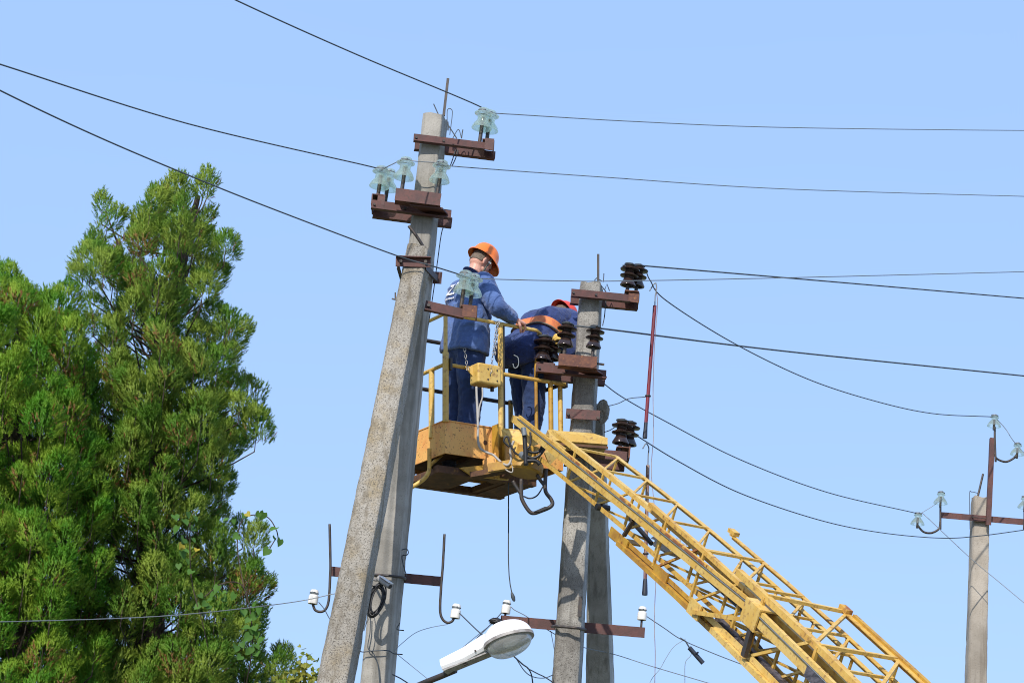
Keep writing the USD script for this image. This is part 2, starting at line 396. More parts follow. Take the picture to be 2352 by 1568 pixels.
def bolt(parent, c, axis, r=.014, l=.02):
    part(parent, 'bolt', tube([np.asarray(c) - unit(axis) * l, np.asarray(c) + unit(axis) * l], r, 6), 'dark_steel')


def crossarm(pole, l, r, h, Yl, Yr, back, ext=.115, th=.009):
    """Two angle bars that clamp a shaft between them: the front one runs in the picture from l to r (middle of its web)."""
    a, b = P(*l, Yl), P(*r, Yr)
    d = unit(b - a); n = unit(np.cross(d, Z))       # towards the viewer
    if n[1] > 0:
        n = -n
    f = part(pole, 'crossarm', angle_bar(a, b, h, .05, n, th), 'oxide_steel')
    off = -n * back
    part(f, 'rear_angle', angle_bar(a + off + d * .03 + Z * .012, b + off + d * ext + Z * .012, h * .85, .05, -n, th), 'oxide_steel')
    for s, e in ((.035, 1), (.42, 0)):
        q = a + d * np.linalg.norm(b - a) * s
        bolt(f, q + n * .012, n, .011, .014)
    return f, a, b, d, n


# ===== pole A: the near pole with its brace
mA, gA = pole_shaft((971, 272), (1028, 272), 20.3, (828, 1568), (905, 1568), 20.3, .24, 1)
poleA = thing('power_pole', 'tall grey concrete power pole with rough leaning brace and pale green glass insulators', 'power pole', gA)
part(poleA, 'shaft', mA, 'concrete', smooth=35)
mB, gB = pole_shaft((934, 581), (992, 581), 20.02, (730, 1568), (811, 1568), 18.9, .2, 2)
part(poleA, 'brace', mB, 'rough_concrete', smooth=35, label='rough speckled leaning concrete brace')
# lightning rod and reinforcement ends at the top
part(poleA, 'top_rod', beam(P(1019, 266, 20.32), P(1029, 181, 20.32), .022, .022, [0, 1, 0]), 'dark_steel')
for pts in ([(1009, 268), (996, 239)], [(981, 272), (981, 263)], [(1028, 300), (1027, 262), (1029, 251), (1036, 251), (1039, 262), (1033, 310)], [(1028, 285), (1049, 318)],
            [(1040, 318), (1050, 300), (1055, 300), (1060, 318)], [(1060, 318), (1063, 298)], [(1031, 300), (1029, 280)]):
    part(poleA, 'bent_wire', tube(curve([P(x, y, 20.25) for x, y in pts]), .005 if len(pts) < 3 else .0035, 6), 'dark_wire', smooth=True)
# top arm
cA, a, b, d, n = crossarm(poleA, (950, 317), (1113, 337), .074, 20.15, 20.22, .20)
q = P(1114, 331, 20.2)
part(cA, 'end_plate', cat(box(q + np.array([.035, -.01, -.003]), [1, 0, 0], [0, 1, 0], Z, .075, .012, .10), box(q + np.array([.07, .10, .0]), [1, 0, 0], [0, 1, 0], Z, .01, .20, .075), box(q + np.array([.02, .10, .042]), [1, 0, 0], [0, 1, 0], Z, .09, .21, .008)), 'oxide_steel')
insulator(poleA, P(1106, 296, 20.25), 'glass', .13, unit([.05, 0, 1]))
insulator(poleA, P(1121, 301, 20.36), 'glass', .14, unit([.05, 0, 1]), k=2)
# middle arm, reaching left
cA, a, b, d, n = crossarm(poleA, (853, 470), (1036, 494), .084, 20.13, 20.2, .22, .03)
q = P(868, 470, 20.26)
part(cA, 'end_plate', cat(box(q + np.array([.03, -.12, -.0]), [1, 0, 0], [0, 1, 0], Z, .06, .012, .09), box(q + np.array([-.045, 0, 0]), [1, 0, 0], [0, 1, 0], Z, .01, .27, .085), box(q + np.array([0, 0, .043]), [1, 0, 0], [0, 1, 0], Z, .09, .26, .008)), 'oxide_steel')
insulator(poleA, P(871, 430, 20.22), 'glass', .14, unit([.05, 0, 1]), k=1)
insulator(poleA, P(889, 436, 20.38), 'glass', .14, unit([.05, 0, 1]), k=3)
# the bypass bar in front of the shaft
fa, fb = P(908, 446, 19.98), P(1012, 459, 20.0)
c2 = part(poleA, 'crossarm', cat(beam(fa, fb, .012, .105), beam(fa + [0, .05, .05], fb + [0, .05, .05], .09, .009), beam(fa + [0, .05, -.05], fb + [0, .05, -.05], .09, .009)), 'oxide_steel')
part(c2, 'bracket', plate([P(940, 470, 20.02), P(1016, 478, 20.02), P(1036, 500, 20.3), P(985, 492, 20.2)], .012, Z), 'oxide_steel')
insulator(poleA, P(927, 410, 20.05), 'glass', .12, unit([.05, 0, 1]), k=4)
insulator(poleA, P(1009, 417, 20.06), 'glass', .14, unit([.06, 0, 1]), k=5)
# clamp of the brace
ca, cb = P(909, 601, 19.84), P(989, 604, 19.86)
c3 = part(poleA, 'brace_clamp', cat(beam(ca, cb, .012, .075), beam(ca + [0, -.02, .036], cb + [0, -.02, .036], .05, .008)), 'oxide_steel')
bolt(c3, ca + [.04, -.012, 0], [0, 1, 0]); bolt(c3, cb + [-.04, -.012, 0], [0, 1, 0])
part(c3, 'clamp_strap', cat(beam(P(976, 612, 19.9), P(1003, 640, 20.4), .02, .05), beam(P(914, 612, 19.88), P(925, 650, 20.2), .015, .04)), 'dark_steel')
part(c3, 'rear_plate', box(P(1005, 638, 20.42), [1, 0, .03], [0, 1, 0], Z, .07, .012, .10), 'oxide_steel')
part(poleA, 'bent_bar', tube(curve([P(939, 519, 19.98), P(958, 544, 19.98), P(974, 572, 20.0), P(976, 598, 20.0)]), .013, 8), 'dark_steel', smooth=True)
part(poleA, 'step_bolt', cat(beam(P(908, 672, 20.05), P(908, 688, 20.05), .012, .012, [0, 1, 0]), beam(P(900, 686, 20.05), P(912, 689, 20.05), .01, .01)), 'dark_steel')
# lower right arm
la, lb = P(976, 702, 19.98), P(1066, 722, 20.02)
c4 = part(poleA, 'crossarm', angle_bar(la, lb, .088, .05, [0, -1, 0], .009), 'oxide_steel')
bolt(c4, la + [.03, -.012, 0], [0, 1, 0])
q = P(1070, 715, 20.0)
part(c4, 'end_plate', cat(box(q + np.array([.03, -.012, 0]), [1, 0, -.04], [0, 1, 0], Z, .115, .012, .10), box(q + np.array([.085, .08, .01]), [1, 0, 0], [0, 1, 0], Z, .01, .17, .07), box(q + np.array([.02, .09, .046]), [1, 0, 0], [0, 1, 0], Z, .13, .19, .008)), 'rusty_oxide', label='rusty plate at the end of the lower arm')
insulator(poleA, P(1064, 671, 20.06), 'glass', .13, unit([.05, 0, 1]), k=6)
insulator(poleA, P(1083, 678, 20.17), 'glass', .13, unit([.05, 0, 1]), k=7)
# low voltage arm with two hooked rods
l0, l1 = P(757, 1311, 20.50), P(1016, 1335, 20.52)
c5 = part(poleA, 'crossarm', angle_bar(l0, l1, .078, .05, [0, 1, 0], .009, low=False), 'oxide_steel')
part(c5, 'strap', tube(curve([P(857, 1319, 20.18), P(890, 1321, 20.13), P(922, 1325, 20.16), P(930, 1327, 20.3), P(930, 1330, 20.5)]), .011, 8), 'dark_steel', smooth=True)
for pts, ins in (([(757, 1203), (759, 1290), (758, 1330), (755, 1378), (748, 1398), (737, 1404), (724, 1400), (718, 1385)], (718, 1386)),
                 ([(1021, 1226), (1017, 1300), (1013, 1350), (1011, 1400), (1016, 1420), (1027, 1429), (1038, 1426), (1044, 1416)], (1045, 1419))):
    part(poleA, 'hook_rod', tube(curve([P(x, y, 20.42) for x, y in pts]), .0105, 8), 'dark_steel', smooth=True)
    insulator(poleA, P(ins[0], ins[1], 20.42), 'white', .0, unit([.06, 0, 1]), scale=.92, tie=True, k=ins[0])
# wires that run down this pole
for pts, Y in (([(1038, 500), (1031, 512), (1016, 528), (1005, 600), (997, 660), (988, 720), (981, 760), (972, 790)], 20.45), ([(1052, 345), (1046, 365), (1038, 382)], 20.3), ([(1046, 345), (1040, 365), (1034, 382)], 20.3),
               ([(922, 1262), (934, 1260), (938, 1268), (934, 1274), (924, 1276), (926, 1295), (934, 1322)], 20.25),
               ([(918, 1430), (912, 1444), (928, 1447)], 20.2), ([(851, 1415), (850, 1450), (845, 1486), (858, 1500), (868, 1525), (872, 1568), (874, 1600)], 20.14),
               ([(824, 1490), (832, 1496), (855, 1494), (890, 1493), (905, 1500), (925, 1502)], 20.13)):
    part(poleA, 'down_wire', tube(curve([P(x, y, Y) for x, y in pts]), .0045, 6), 'dark_wire', smooth=True)

# ===== pole B: the pole the crew works on
mC, gC = pole_shaft((1332, 657), (1386, 657), 21.62, (1268, 1568), (1337, 1568), 21.62, .2, 3)
poleB = thing('power_pole', 'grey concrete power pole beside the lift basket with dark brown ribbed insulators', 'power pole', gC)
part(poleB, 'shaft', mC, 'grey_concrete', smooth=35)
mD, gD = pole_shaft((1354, 930), (1388, 930), 21.92, (1346, 1568), (1412, 1568), 22.77, .22, 4)
part(poleB, 'brace', mD, 'concrete', smooth=35, label='second concrete shaft bracing from behind')
part(poleB, 'top_rod', beam(P(1374, 655, 21.64), P(1374, 584, 21.64), .02, .02, [0, 1, 0]), 'dark_steel')
for pts in ([(1375, 641), (1386, 647), (1387, 628)], [(1366, 655), (1366, 643), (1371, 638)], [(1380, 655), (1392, 670)], [(1389, 665), (1394, 652), (1400, 668)], [(1340, 657), (1340, 649)], [(1392, 690), (1388, 730), (1384, 748)]):
    part(poleB, 'bent_wire', tube([P(x, y, 21.57) for x, y in pts], .005, 6), 'dark_wire')
part(poleB, 'ridge', tube([P(1350, 659, 21.57), P(1357, 654, 21.57), P(1368, 657, 21.61)], .014, 6), 'rusty_oxide', label='rust red lump on the pole top')
cB, a, b, d, n = crossarm(poleB, (1312, 673), (1446, 686), .078, 21.45, 21.51, .22)
q = P(1450, 682, 21.51)
part(cB, 'end_plate', cat(box(q + np.array([.02, -.012, 0]), [1, 0, -.04], [0, 1, 0], Z, .09, .012, .10), box(q + np.array([.065, .10, .005]), [1, 0, 0], [0, 1, 0], Z, .01, .20, .075), box(q + np.array([.0, .10, .046]), [1, 0, 0], [0, 1, 0], Z, .12, .27, .008)), 'rusty_oxide')
insulator(poleB, P(1442, 656, 21.55), 'brown', .10, unit([.06, 0, 1]), k=1)
insulator(poleB, P(1462, 658, 21.67), 'brown', .10, unit([.06, 0, 1]), k=2)
# middle arm
cB, a, b, d, n = crossarm(poleB, (1233, 845), (1392, 861), .083, 21.43, 21.47, .24, .02)
q = P(1246, 845, 21.47)
part(cB, 'end_plate', cat(box(q + np.array([.05, -.03, 0]), [1, 0, 0], [0, 1, 0], Z, .09, .012, .085), box(q + np.array([-.05, .12, 0]), [1, 0, 0], [0, 1, 0], Z, .01, .28, .085), box(q + np.array([.03, .12, .043]), [1, 0, 0], [0, 1, 0], Z, .15, .27, .008)), 'oxide_steel')
fa, fb = P(1283, 825, 21.23), P(1371, 833, 21.25)
c2 = part(poleB, 'crossarm', cat(beam(fa, fb, .012, .10), beam(fa + [0, .05, .05], fb + [0, .05, .05], .09, .009), beam(fa + [0, .05, -.05], fb + [0, .05, -.05], .09, .009)), 'rusty_oxide')
part(c2, 'bracket', plate([P(1310, 846, 21.29), P(1372, 850, 21.29), P(1394, 866, 21.57), P(1350, 860, 21.47)], .012, Z), 'oxide_steel')
part(c2, 'bolt', beam(P(1370, 835, 21.37), P(1388, 837, 21.37), .016, .016), 'dark_steel')
insulator(poleB, P(1246, 828, 21.49), 'brown', .09, unit([.03, 0, 1]), k=3, scale=1.12)
insulator(poleB, P(1268, 826, 21.63), 'brown', .09, unit([.03, 0, 1]), k=4)
insulator(poleB, P(1298, 794, 21.29), 'brown', .10, unit([.05, 0, 1]), k=5, scale=1.02)
insulator(poleB, P(1363, 798, 21.29), 'brown', .12, unit([.05, 0, 1]), k=6, scale=.95)
# brace clamp and the lowest high voltage arm
ca, cb = P(1299, 949, 21.45), P(1397, 955, 22.12)
c3 = part(poleB, 'brace_clamp', cat(beam(P(1300, 949, 21.44), P(1378, 954, 21.44), .012, .085), beam(P(1370, 949, 22.17), P(1398, 951, 22.17), .012, .085)), 'oxide_steel')
bolt(c3, P(1305, 951, 21.43), [0, 1, 0]); bolt(c3, P(1373, 960, 21.43), [0, 1, 0])
part(poleB, 'loose_lump', cat(trimesh.Trimesh(*(lambda s: (s.vertices * [.06, .05, .11] + (meshkit.noise(s.vertices * 3) - .5)[:, None] * .02 + P(1384, 945, 21.77), s.faces))(trimesh.creation.icosphere(2)), process=False)), 'rough_concrete', smooth=True, label='broken mortar lump on the brace top')
la, lb = P(1300, 1036, 21.45), P(1440, 1049, 21.47)
c4 = part(poleB, 'crossarm', angle_bar(la, lb, .09, .05, [0, -1, 0], .009), 'oxide_steel')
part(c4, 'rear_angle', angle_bar(la + [0, .3, 0], lb + [0, .3, 0], .09, .05, [0, 1, 0], .009), 'oxide_steel')
part(c4, 'end_plate', cat(box(P(1443, 1048, 21.59), [1, 0, 0], [0, 1, 0], Z, .012, .32, .10), box(P(1430, 1036, 21.59), [1, 0, 0], [0, 1, 0], Z, .12, .3, .008)), 'rusty_oxide')
insulator(poleB, P(1425, 1018, 21.49), 'brown', .10, unit([.03, 0, 1]), k=8, scale=1.05)
insulator(poleB, P(1443, 1022, 21.67), 'brown', .10, unit([.03, 0, 1]), k=9, scale=1.05)
# low voltage arm
l0, l1 = P(1150, 1424, 21.85), P(1481, 1452, 21.87)
c5 = part(poleB, 'crossarm', angle_bar(l0, l1, .088, .05, [0, 1, 0], .009, low=False), 'oxide_steel')
part(c5, 'strap', tube(curve([P(1268, 1438, 21.77), P(1276, 1437, 21.47), P(1300, 1439, 21.44), P(1330, 1442, 21.44), P(1345, 1445, 21.77)]), .012, 8), 'dark_steel', smooth=True)
insulator(poleB, P(1161, 1408, 21.90), 'white', .13, unit([.06, 0, 1]), scale=.92, k=1)
insulator(poleB, P(1474, 1423, 21.90), 'white', .13, unit([.02, 0, 1]), scale=.92, k=2)
part(poleB, 'grey_patch', box(P(1332, 1392, 21.47), [1, 0, .1], [0, 1, 0], Z, .03, .012, .17), 'dark_steel', label='dark metal strip at the shaft edge')

# ===== far pole
mF, gF = pole_shaft((2233, 1145), (2271, 1145), 27.5, (2219, 1568), (2264, 1568), 27.5, .08, 5)
poleF = thing('power_pole', 'slim pale concrete pole at far right with small glass insulators on hooks', 'power pole', gF)
part(poleF, 'shaft', mF, 'far_concrete', smooth=35)
pf = part(poleF, 'top_post', angle_bar(P(2271, 1205, 27.3), P(2280, 1005, 27.3), .05, .05, [0, 1, 0], .008, up=np.array([1.0, 0, 0])), 'oxide_steel', label='upright rust brown steel post on the pole top')
cF = part(poleF, 'crossarm', angle_bar(P(2160, 1182, 27.36), P(2420, 1204, 27.36), .066, .05, [0, 1, 0], .008, low=False), 'oxide_steel')
part(cF, 'strap', tube([P(2230, 1187, 27.6), P(2234, 1187, 27.33), P(2270, 1191, 27.33), P(2273, 1191, 27.6)], .008, 6), 'dark_steel')
part(poleF, 'top_rod', tube([P(2245, 1144, 27.5), P(2258, 1088, 27.5)], .012, 8), 'dark_steel')
part(poleF, 'bent_wire', tube(curve([P(2228, 1215, 27.4), P(2227, 1135, 27.4), P(2232, 1129, 27.4), P(2246, 1132, 27.4)]), .004, 6), 'dark_wire')
for pts, ins in (([(2287, 1060), (2285, 1010), (2285, 980)], (2283, 979)), ([(2284, 1040), (2290, 1053), (2310, 1060), (2328, 1052), (2335, 1044)], (2336, 1044)), ([(2160, 1215), (2160, 1185), (2160, 1156)], (2160, 1156)),
                 ([(2160, 1195), (2157, 1213), (2140, 1223), (2122, 1221), (2110, 1209), (2107, 1204)], (2107, 1204)), ([(2352, 1215), (2353, 1190), (2353, 1166)], (2353, 1166))):
    part(poleF, 'hook_rod', tube(curve([P(x, y, 27.3) for x, y in pts]), .012, 8), 'dark_steel', smooth=True)
    insulator(poleF, P(ins[0], ins[1], 27.3), 'small', .04, unit([.05, 0, 1]), scale=1.35, k=ins[0])

# ---------------------------------------------------------------- wires
def wire(pts, r, label, m='wire_metal', n=10, cat_='wire', group=None, name='wire'):
    part('/World', name, tube(curve([P(*q) for q in pts], n), r * .86, 6), m, smooth=True, label=label, category=cat_, group=group)


wire([(180, -175, 15.0), (540, 0, 17.0), (820, 126, 18.7), (1098, 243, 20.3), (1112, 262, 20.34)], .0064, 'highest thick wire from the upper left edge to the top insulators of the near pole', 'dark_wire')
wire([(1112, 262, 20.34), (1145, 261, 20.4), (1450, 279, 22), (1800, 293, 24), (2352, 300, 27), (2600, 299, 28)], .0050, 'thin topmost wire running right from the near pole top')
wire([(-220, 80, 14.5), (0, 148, 16.0), (430, 284, 18.2), (852, 383, 20.2), (872, 392, 20.2)], .0064, 'middle wire from the left edge to the left insulators of the near pole', 'dark_wire')
wire([(872, 392, 20.2), (900, 378, 20.1), (925, 368, 20.05), (960, 371, 20.02), (1010, 375, 20.06), (1040, 382, 20.1), (1400, 408, 22), (1800, 434, 24), (2352, 451, 27), (2600, 456, 28)], .0050, 'thin wire hopping over the middle insulators of the near pole and running right')
wire([(-220, 90, 14.5), (0, 208, 15.6), (240, 321, 16.8), (500, 430, 18.2), (700, 508, 19.0), (908, 586, 19.7), (990, 610, 19.8), (1042, 626, 20.0), (1066, 634, 20.05)], .0064, 'lowest thick wire from the left edge passing in front of the leaning brace', 'dark_wire')
wire([(1066, 634, 20.05), (1110, 640, 20.2), (1300, 645, 20.6), (1440, 645, 20.9), (1800, 638, 22), (2352, 624, 24.5), (2600, 617, 26)], .0050, 'thin wire running right from behind the orange helmet past the brown insulators')
wire([(1430, 610, 21.7), (1460, 608, 21.72), (1486, 611, 21.8), (1900, 646, 24), (2352, 685, 26.5), (2600, 706, 28)], .0088, 'dark cable running right from the brown insulators on the second pole top', 'dark_wire')
wire([(1298, 748, 21.32), (1330, 749, 21.32), (1364, 753, 21.32), (1395, 756, 21.4), (1800, 806, 24), (2352, 863, 26.5), (2600, 889, 28)], .0088, 'dark cable running right from the middle brown insulators of the second pole', 'dark_wire')
wire([(1484, 622, 21.8), (1494, 645, 21.85), (1530, 690, 22.1), (1680, 785, 23.2), (1850, 868, 24.5), (2000, 918, 25.6), (2140, 949, 26.5), (2283, 957, 27.3)], .0062, 'sagging wire from the second pole top to the far pole top', 'dark_wire')
wire([(1376, 872, 21.8), (1430, 912, 22.1), (1530, 968, 22.8), (1700, 1055, 24), (1900, 1130, 25.4), (2105, 1178, 27.3)], .0056, 'sagging wire from the middle of the second pole to the far pole left hook', 'dark_wire')
wire([(1440, 985, 21.7), (1475, 1008, 21.75), (1560, 1060, 22.3), (1700, 1132, 23.2), (1880, 1193, 24.6), (2020, 1222, 25.6), (2160, 1235, 26.5), (2250, 1230, 26.9), (2354, 1216, 27.3), (2420, 1205, 27.5)], .0060, 'lowest sagging wire from above the boom to the right edge', 'dark_wire')
wire([(-200, 1428, 18.0), (0, 1427, 18.6), (300, 1418, 19.2), (480, 1405, 19.5), (672, 1382, 19.9), (771, 1362, 19.9), (842, 1349, 20.0)], .0046, 'thin wire crossing the tree to the near pole')
wire([(2118, 1178, 27.3), (2130, 1188, 27.2), (2228, 1280, 27.1), (2300, 1340, 27.0), (2420, 1440, 26.8)], .0045, 'thin wire sloping down right in front of the far pole')
wire([(2286, 958, 27.3), (2310, 985, 27.3), (2336, 1022, 27.3), (2420, 1110, 27.5)], .0045, 'short taut wire between the two highest insulators of the far pole')
wire([(2112, 1180, 27.3), (2140, 1163, 27.3), (2158, 1150, 27.3)], .004, 'short jumper wire between the left hook insulators of the far pole')
wire([(732, 1382, 20.42), (745, 1398, 20.4), (757, 1420, 20.3), (790, 1475, 20.3)], .0045, 'short dark wire from the left white insulator to the leaning brace', 'dark_wire')
wire([(1055, 1407, 20.4), (1090, 1441, 20.0), (1112, 1461, 19.6)], .0056, 'short dark wire from the right white insulator to the lamp joint', 'dark_wire')
wire([(1153, 1405, 22.0), (1140, 1420, 21.4), (1122, 1438, 20.6), (1106, 1454, 19.9), (1085, 1476, 19.4), (1078, 1490, 19.4)], .0056, 'dark wire from the white insulator behind the lamp down to its housing', 'dark_wire')
wire([(1140, 1424, 21.2), (1104, 1452, 20.4), (1062, 1487, 19.6), (1040, 1510, 19.4)], .0035, 'fine wire beside the lamp joint')
wire([(1174, 1393, 22.0), (1182, 1400, 22.0), (1205, 1412, 22.0), (1228, 1427, 22.0), (1300, 1470, 21.95), (1345, 1487, 22.3), (1412, 1502, 22.6), (1500, 1530, 22.4), (1622, 1566, 22.0), (1750, 1604, 21.6)], .0045, 'thin wire running right behind the second pole below its lowest arm')
wire([(1480, 1411, 22.0), (1525, 1441, 22.1), (1566, 1468, 22.2), (1640, 1500, 22.4), (1720, 1531, 22.6), (1830, 1575, 22.9), (1900, 1605, 23)], .0048, 'thin wire from the right white insulator to behind the boom')
wire([(1506, 662, 21.9), (1510, 700, 21.9), (1503, 800, 21.9), (1500, 900, 21.9), (1501, 1000, 21.9), (1496, 1080, 21.9), (1504, 1180, 21.9), (1507, 1300, 21.9), (1503, 1420, 21.9), (1505, 1500, 21.9), (1504, 1568, 21.9), (1504, 1660, 21.9)], .0035, 'fine earth lead hanging from the maroon rod to the bottom edge', 'pale_rod')
wire([(1390, 934, 21.9), (1420, 926, 21.9), (1445, 915, 21.9), (1484, 911, 21.9)], .0045, 'slack lead between the second pole and the maroon rod', 'dark_wire')
wire([(1388, 992, 21.9), (1400, 988, 21.8), (1412, 981, 21.7)], .0045, 'short lead between the second pole and its lowest brown insulators', 'dark_wire')
wire([(1575, 1466, 22.2), (1548, 1484, 22.2), (1530, 1510, 22.2), (1516, 1535, 22.2), (1496, 1560, 22.2), (1480, 1600, 22.2)], .003, 'fine looping wire left of the hanging dark tube')
wire([(1590, 1492, 22.2), (1586, 1505, 22.2), (1574, 1522, 22.2), (1573, 1568, 22.2), (1571, 1620, 22.2)], .0032, 'fine wire hanging below the dark tube')
wire([(905, 1494, 20.2), (925, 1475, 20.3), (955, 1452, 20.3), (990, 1440, 20.35), (1028, 1433, 20.4)], .0028, 'very fine arching wire between the near pole and its right hook')
wire([(908, 1498, 20.2), (960, 1540, 19.8), (1000, 1572, 19.6), (1040, 1600, 19.5)], .0028, 'very fine straight wire dropping right of the near pole')
wire([(902, 1548, 20.2), (925, 1560, 20.1), (950, 1580, 20.0), (975, 1620, 19.9)], .006, 'dark knotted cable leaving the near pole at the bottom edge', 'dark_wire')
wire([(1180, 1506, 19.4), (1200, 1524, 19.8), (1214, 1535, 20.1), (1222, 1555, 20.2), (1226, 1600, 20.2)], .0066, 'dark cable dropping under the lamp glass', 'dark_wire')
wire([(1212, 1534, 20.1), (1235, 1546, 20.6), (1255, 1556, 21.2), (1290, 1580, 21.7)], .0056, 'dark cable leaving rightwards from under the lamp', 'dark_wire')
wire([(1186, 1512, 19.5), (1205, 1540, 19.9), (1224, 1553, 20.3), (1250, 1556, 21.0), (1272, 1548, 21.6)], .0045, 'slack thin cable between the lamp and the second pole', 'dark_wire')
wire([(1265, 1448, 22.0), (1271, 1480, 21.9), (1276, 1510, 21.7), (1278, 1560, 21.6)], .0035, 'fine wire hanging under the lowest arm left of the second pole', 'dark_wire')
wire([(1168, 1108, 21.3), (1168, 1200, 21.3), (1168, 1290, 21.3), (1171, 1335, 21.3), (1176, 1362, 21.3)], .0062, 'thick dark cable hanging straight down from the basket', 'dark_wire')
part('/World', 'cable_end', rev([(.0005, -.02), (.012, -.01), (.018, .02), (.012, .05), (.004, .07)], P(1180, 1376, 21.3), unit(P(1173, 1352, 21.3) - P(1180, 1376, 21.3)), 10), 'dark_wire', smooth=True, label='knotted end of the cable hanging from the basket', category='cable end')
# taped splice above the lamp
jn = trimesh.creation.icosphere(2); jn.vertices = jn.vertices * [.055, .03, .028] + (meshkit.noise(jn.vertices * 4) - .5)[:, None] * .02
jn.apply_translation(P(1139, 1426, 20.6))
part('/World', 'cable_splice', jn, 'rubber', smooth=True, label='black taped cable splice above the lamp head', category='cable splice')
# hanging dark tube
tb = thing('wire_weight', 'dark tube hanging slanted from the thin wire right of the second pole', 'clamp tube', P(1583, 1487, 22.2))
part(tb, 'body', tube([P(1583, 1486, 22.2), P(1615, 1522, 22.2)], .020, 10), 'blue_black', smooth=40)
part(tb, 'hanger', tube([P(1562, 1464, 22.2), P(1575, 1472, 22.2), P(1585, 1489, 22.2)], .007, 6), 'dark_wire')
part(tb, 'lug', tube([P(1598, 1500, 22.18), P(1604, 1497, 22.16)], .008, 6), 'blue_black')


# ---------------------------------------------------------------- earthing rods hung on the wires
def earth_rod(top, bot, Y, m, label, hook, end_r=.02):
    t, b = P(*top, Y), P(*bot, Y); L = np.linalg.norm(t - b); ax = unit(t - b)
    o = thing('earthing_rod', label, 'earthing rod', b)
    part(o, 'rod', tube([b + ax * .12, t], .0165, 10), m, smooth=40)
    part(o, 'grip', rev([(.0005, 0), (end_r, 0), (end_r * 1.05, .02), (end_r * .85, .10), (.0168, .14)], b, ax, 14), 'blue_black', smooth=40)
    part(o, 'collar', rev([(.017, 0), (.026, .002), (.026, .012), (.017, .014)], b + ax * L * .31, ax, 14), 'dark_steel', smooth=40)
    part(o, 'clamp', tube(curve([P(x, y, Y) for x, y in hook]), .006, 6), 'wire_metal', smooth=True)
    return o


earth_rod((1504, 702), (1481, 1006), 21.9, 'maroon_rod', 'maroon earthing rod with dark grip hanging under the sagging top wire', [(1504, 704), (1505, 680), (1508, 662), (1506, 650), (1500, 655), (1492, 668)])
earth_rod((1488, 1068), (1481, 1366), 22.0, 'pale_rod', 'worn pale earthing rod hanging behind the boom with dark lower end', [(1488, 1070), (1489, 1045), (1490, 1028), (1484, 1018), (1476, 1030)], .024)

# ---------------------------------------------------------------- basket of the lift
A0 = P(1022, 1040, 20.95)
KK = unit(P(1022, 720, 20.95) - A0)
YAW = math.radians(32)
U = np.array([math.cos(YAW), math.sin(YAW), 0]); U = unit(U - np.dot(U, KK) * KK); VV = np.cross(KK, U)
LB, DB, HT = 1.18, .76, .275


def B(a, b, c):
    return A0 + a * U + b * VV + c * KK


def bbox(a0, a1, b0, b1, c0, c1):
    return box(B((a0 + a1) / 2, (b0 + b1) / 2, (c0 + c1) / 2), U, VV, KK, abs(a1 - a0), abs(b1 - b0), abs(c1 - c0))


lift = thing('boom_lift', 'weathered yellow lattice boom lift with work basket raised between the two poles', 'boom lift', [4.0, 12.4, 0])
tray = part(lift, 'basket', cat(bbox(0, LB, 0, .012, 0, HT), bbox(0, LB, DB - .012, DB, 0, HT), bbox(0, .012, .0125, DB - .0125, 0, HT), bbox(LB - .012, LB, .0125, DB - .0125, 0, HT)), 'tray_yellow', label='rusty yellow basket tray')
part(tray, 'floor_plate', bbox(.014, LB - .014, .014, DB - .014, .035, .05), 'rusty_underside')
for s in (.3, .62, .95):
    part(tray, 'floor_rib', bbox(s - .02, s + .02, .014, DB - .014, -.002, .033), 'rusty_underside')
part(tray, 'rim', cat(bbox(-.006, LB, -.008, .03, HT, HT + .008), bbox(-.006, .03, .031, DB, HT, HT + .008)), 'tray_yellow')
part(tray, 'hole', tube([B(.395, -.004, .14), B(.395, .0, .14)], .020, 14), 'rusty_underside', label='round dark hole in the tray front')


def post(a, b, c0, c1, r, m='pale_yellow'):
    part(tray, 'post', tube([B(a, b, c0), B(a, b, c1)], r, 10), m, smooth=40)


TOPR = (A0 + 0, 1.25)[1]
HR = np.linalg.norm(P(1022, 720, 20.95) - A0)
HM = .76
post(.006, .0, HT - .01, HM + .10, .028); post(.006, .0, HM + .09, HR, .0185)
post(.006, .22, HT - .1, HM, .026)
post(.55, -.004, HT - .12, HR - .01, .024); post(.585, .012, HT - .12, HR - .01, .018, 'dark_steel')
post(1.06, .0, HT - .1, HM, .022, 'deep_yellow'); post(1.02, .16, HT, HR, .016, 'deep_yellow'); post(LB + .0, .03, HT - .1, HM + .02, .022)
post(LB - .04, DB - .02, HT - .1, HM + .02, .022, 'deep_yellow'); post(.02, DB - .02, HT - .1, HR, .02)
post(.6, DB - .02, HT - .1, HR, .018, 'dark_steel')


def rail(pts, r, m='pale_yellow'):
    part(tray, 'rail', tube([B(*q) for q in pts], r, 10), m, smooth=40)


rail([(0, 0, HR), (.92, 0, HR), (1.0, .06, HR), (1.02, .16, HR)], .0155); rail([(0, 0, HR), (0, DB, HR)], .0155)
rail([(0, DB, HR), (.72, DB, HR)], .0175, 'dark_steel')
rail([(0, 0, HM), (LB + .03, .0, HM)], .0165, 'yellow_paint'); rail([(0, 0, HM), (0, DB, HM)], .0165, 'yellow_paint')
rail([(0, DB, HM), (LB - .04, DB, HM)], .0175, 'dark_steel'); rail([(LB - .04, DB, HM), (LB, .03, HM)], .0175, 'dark_steel')
part(tray, 'bracket', cat(bbox(.03, .05, -.04, .03, HM - .05, HM + .05)), 'dark_steel')
part(tray, 'bracket', bbox(LB + .02, LB + .06, 0, .05, HM - .02, HM + .03), 'dark_steel')
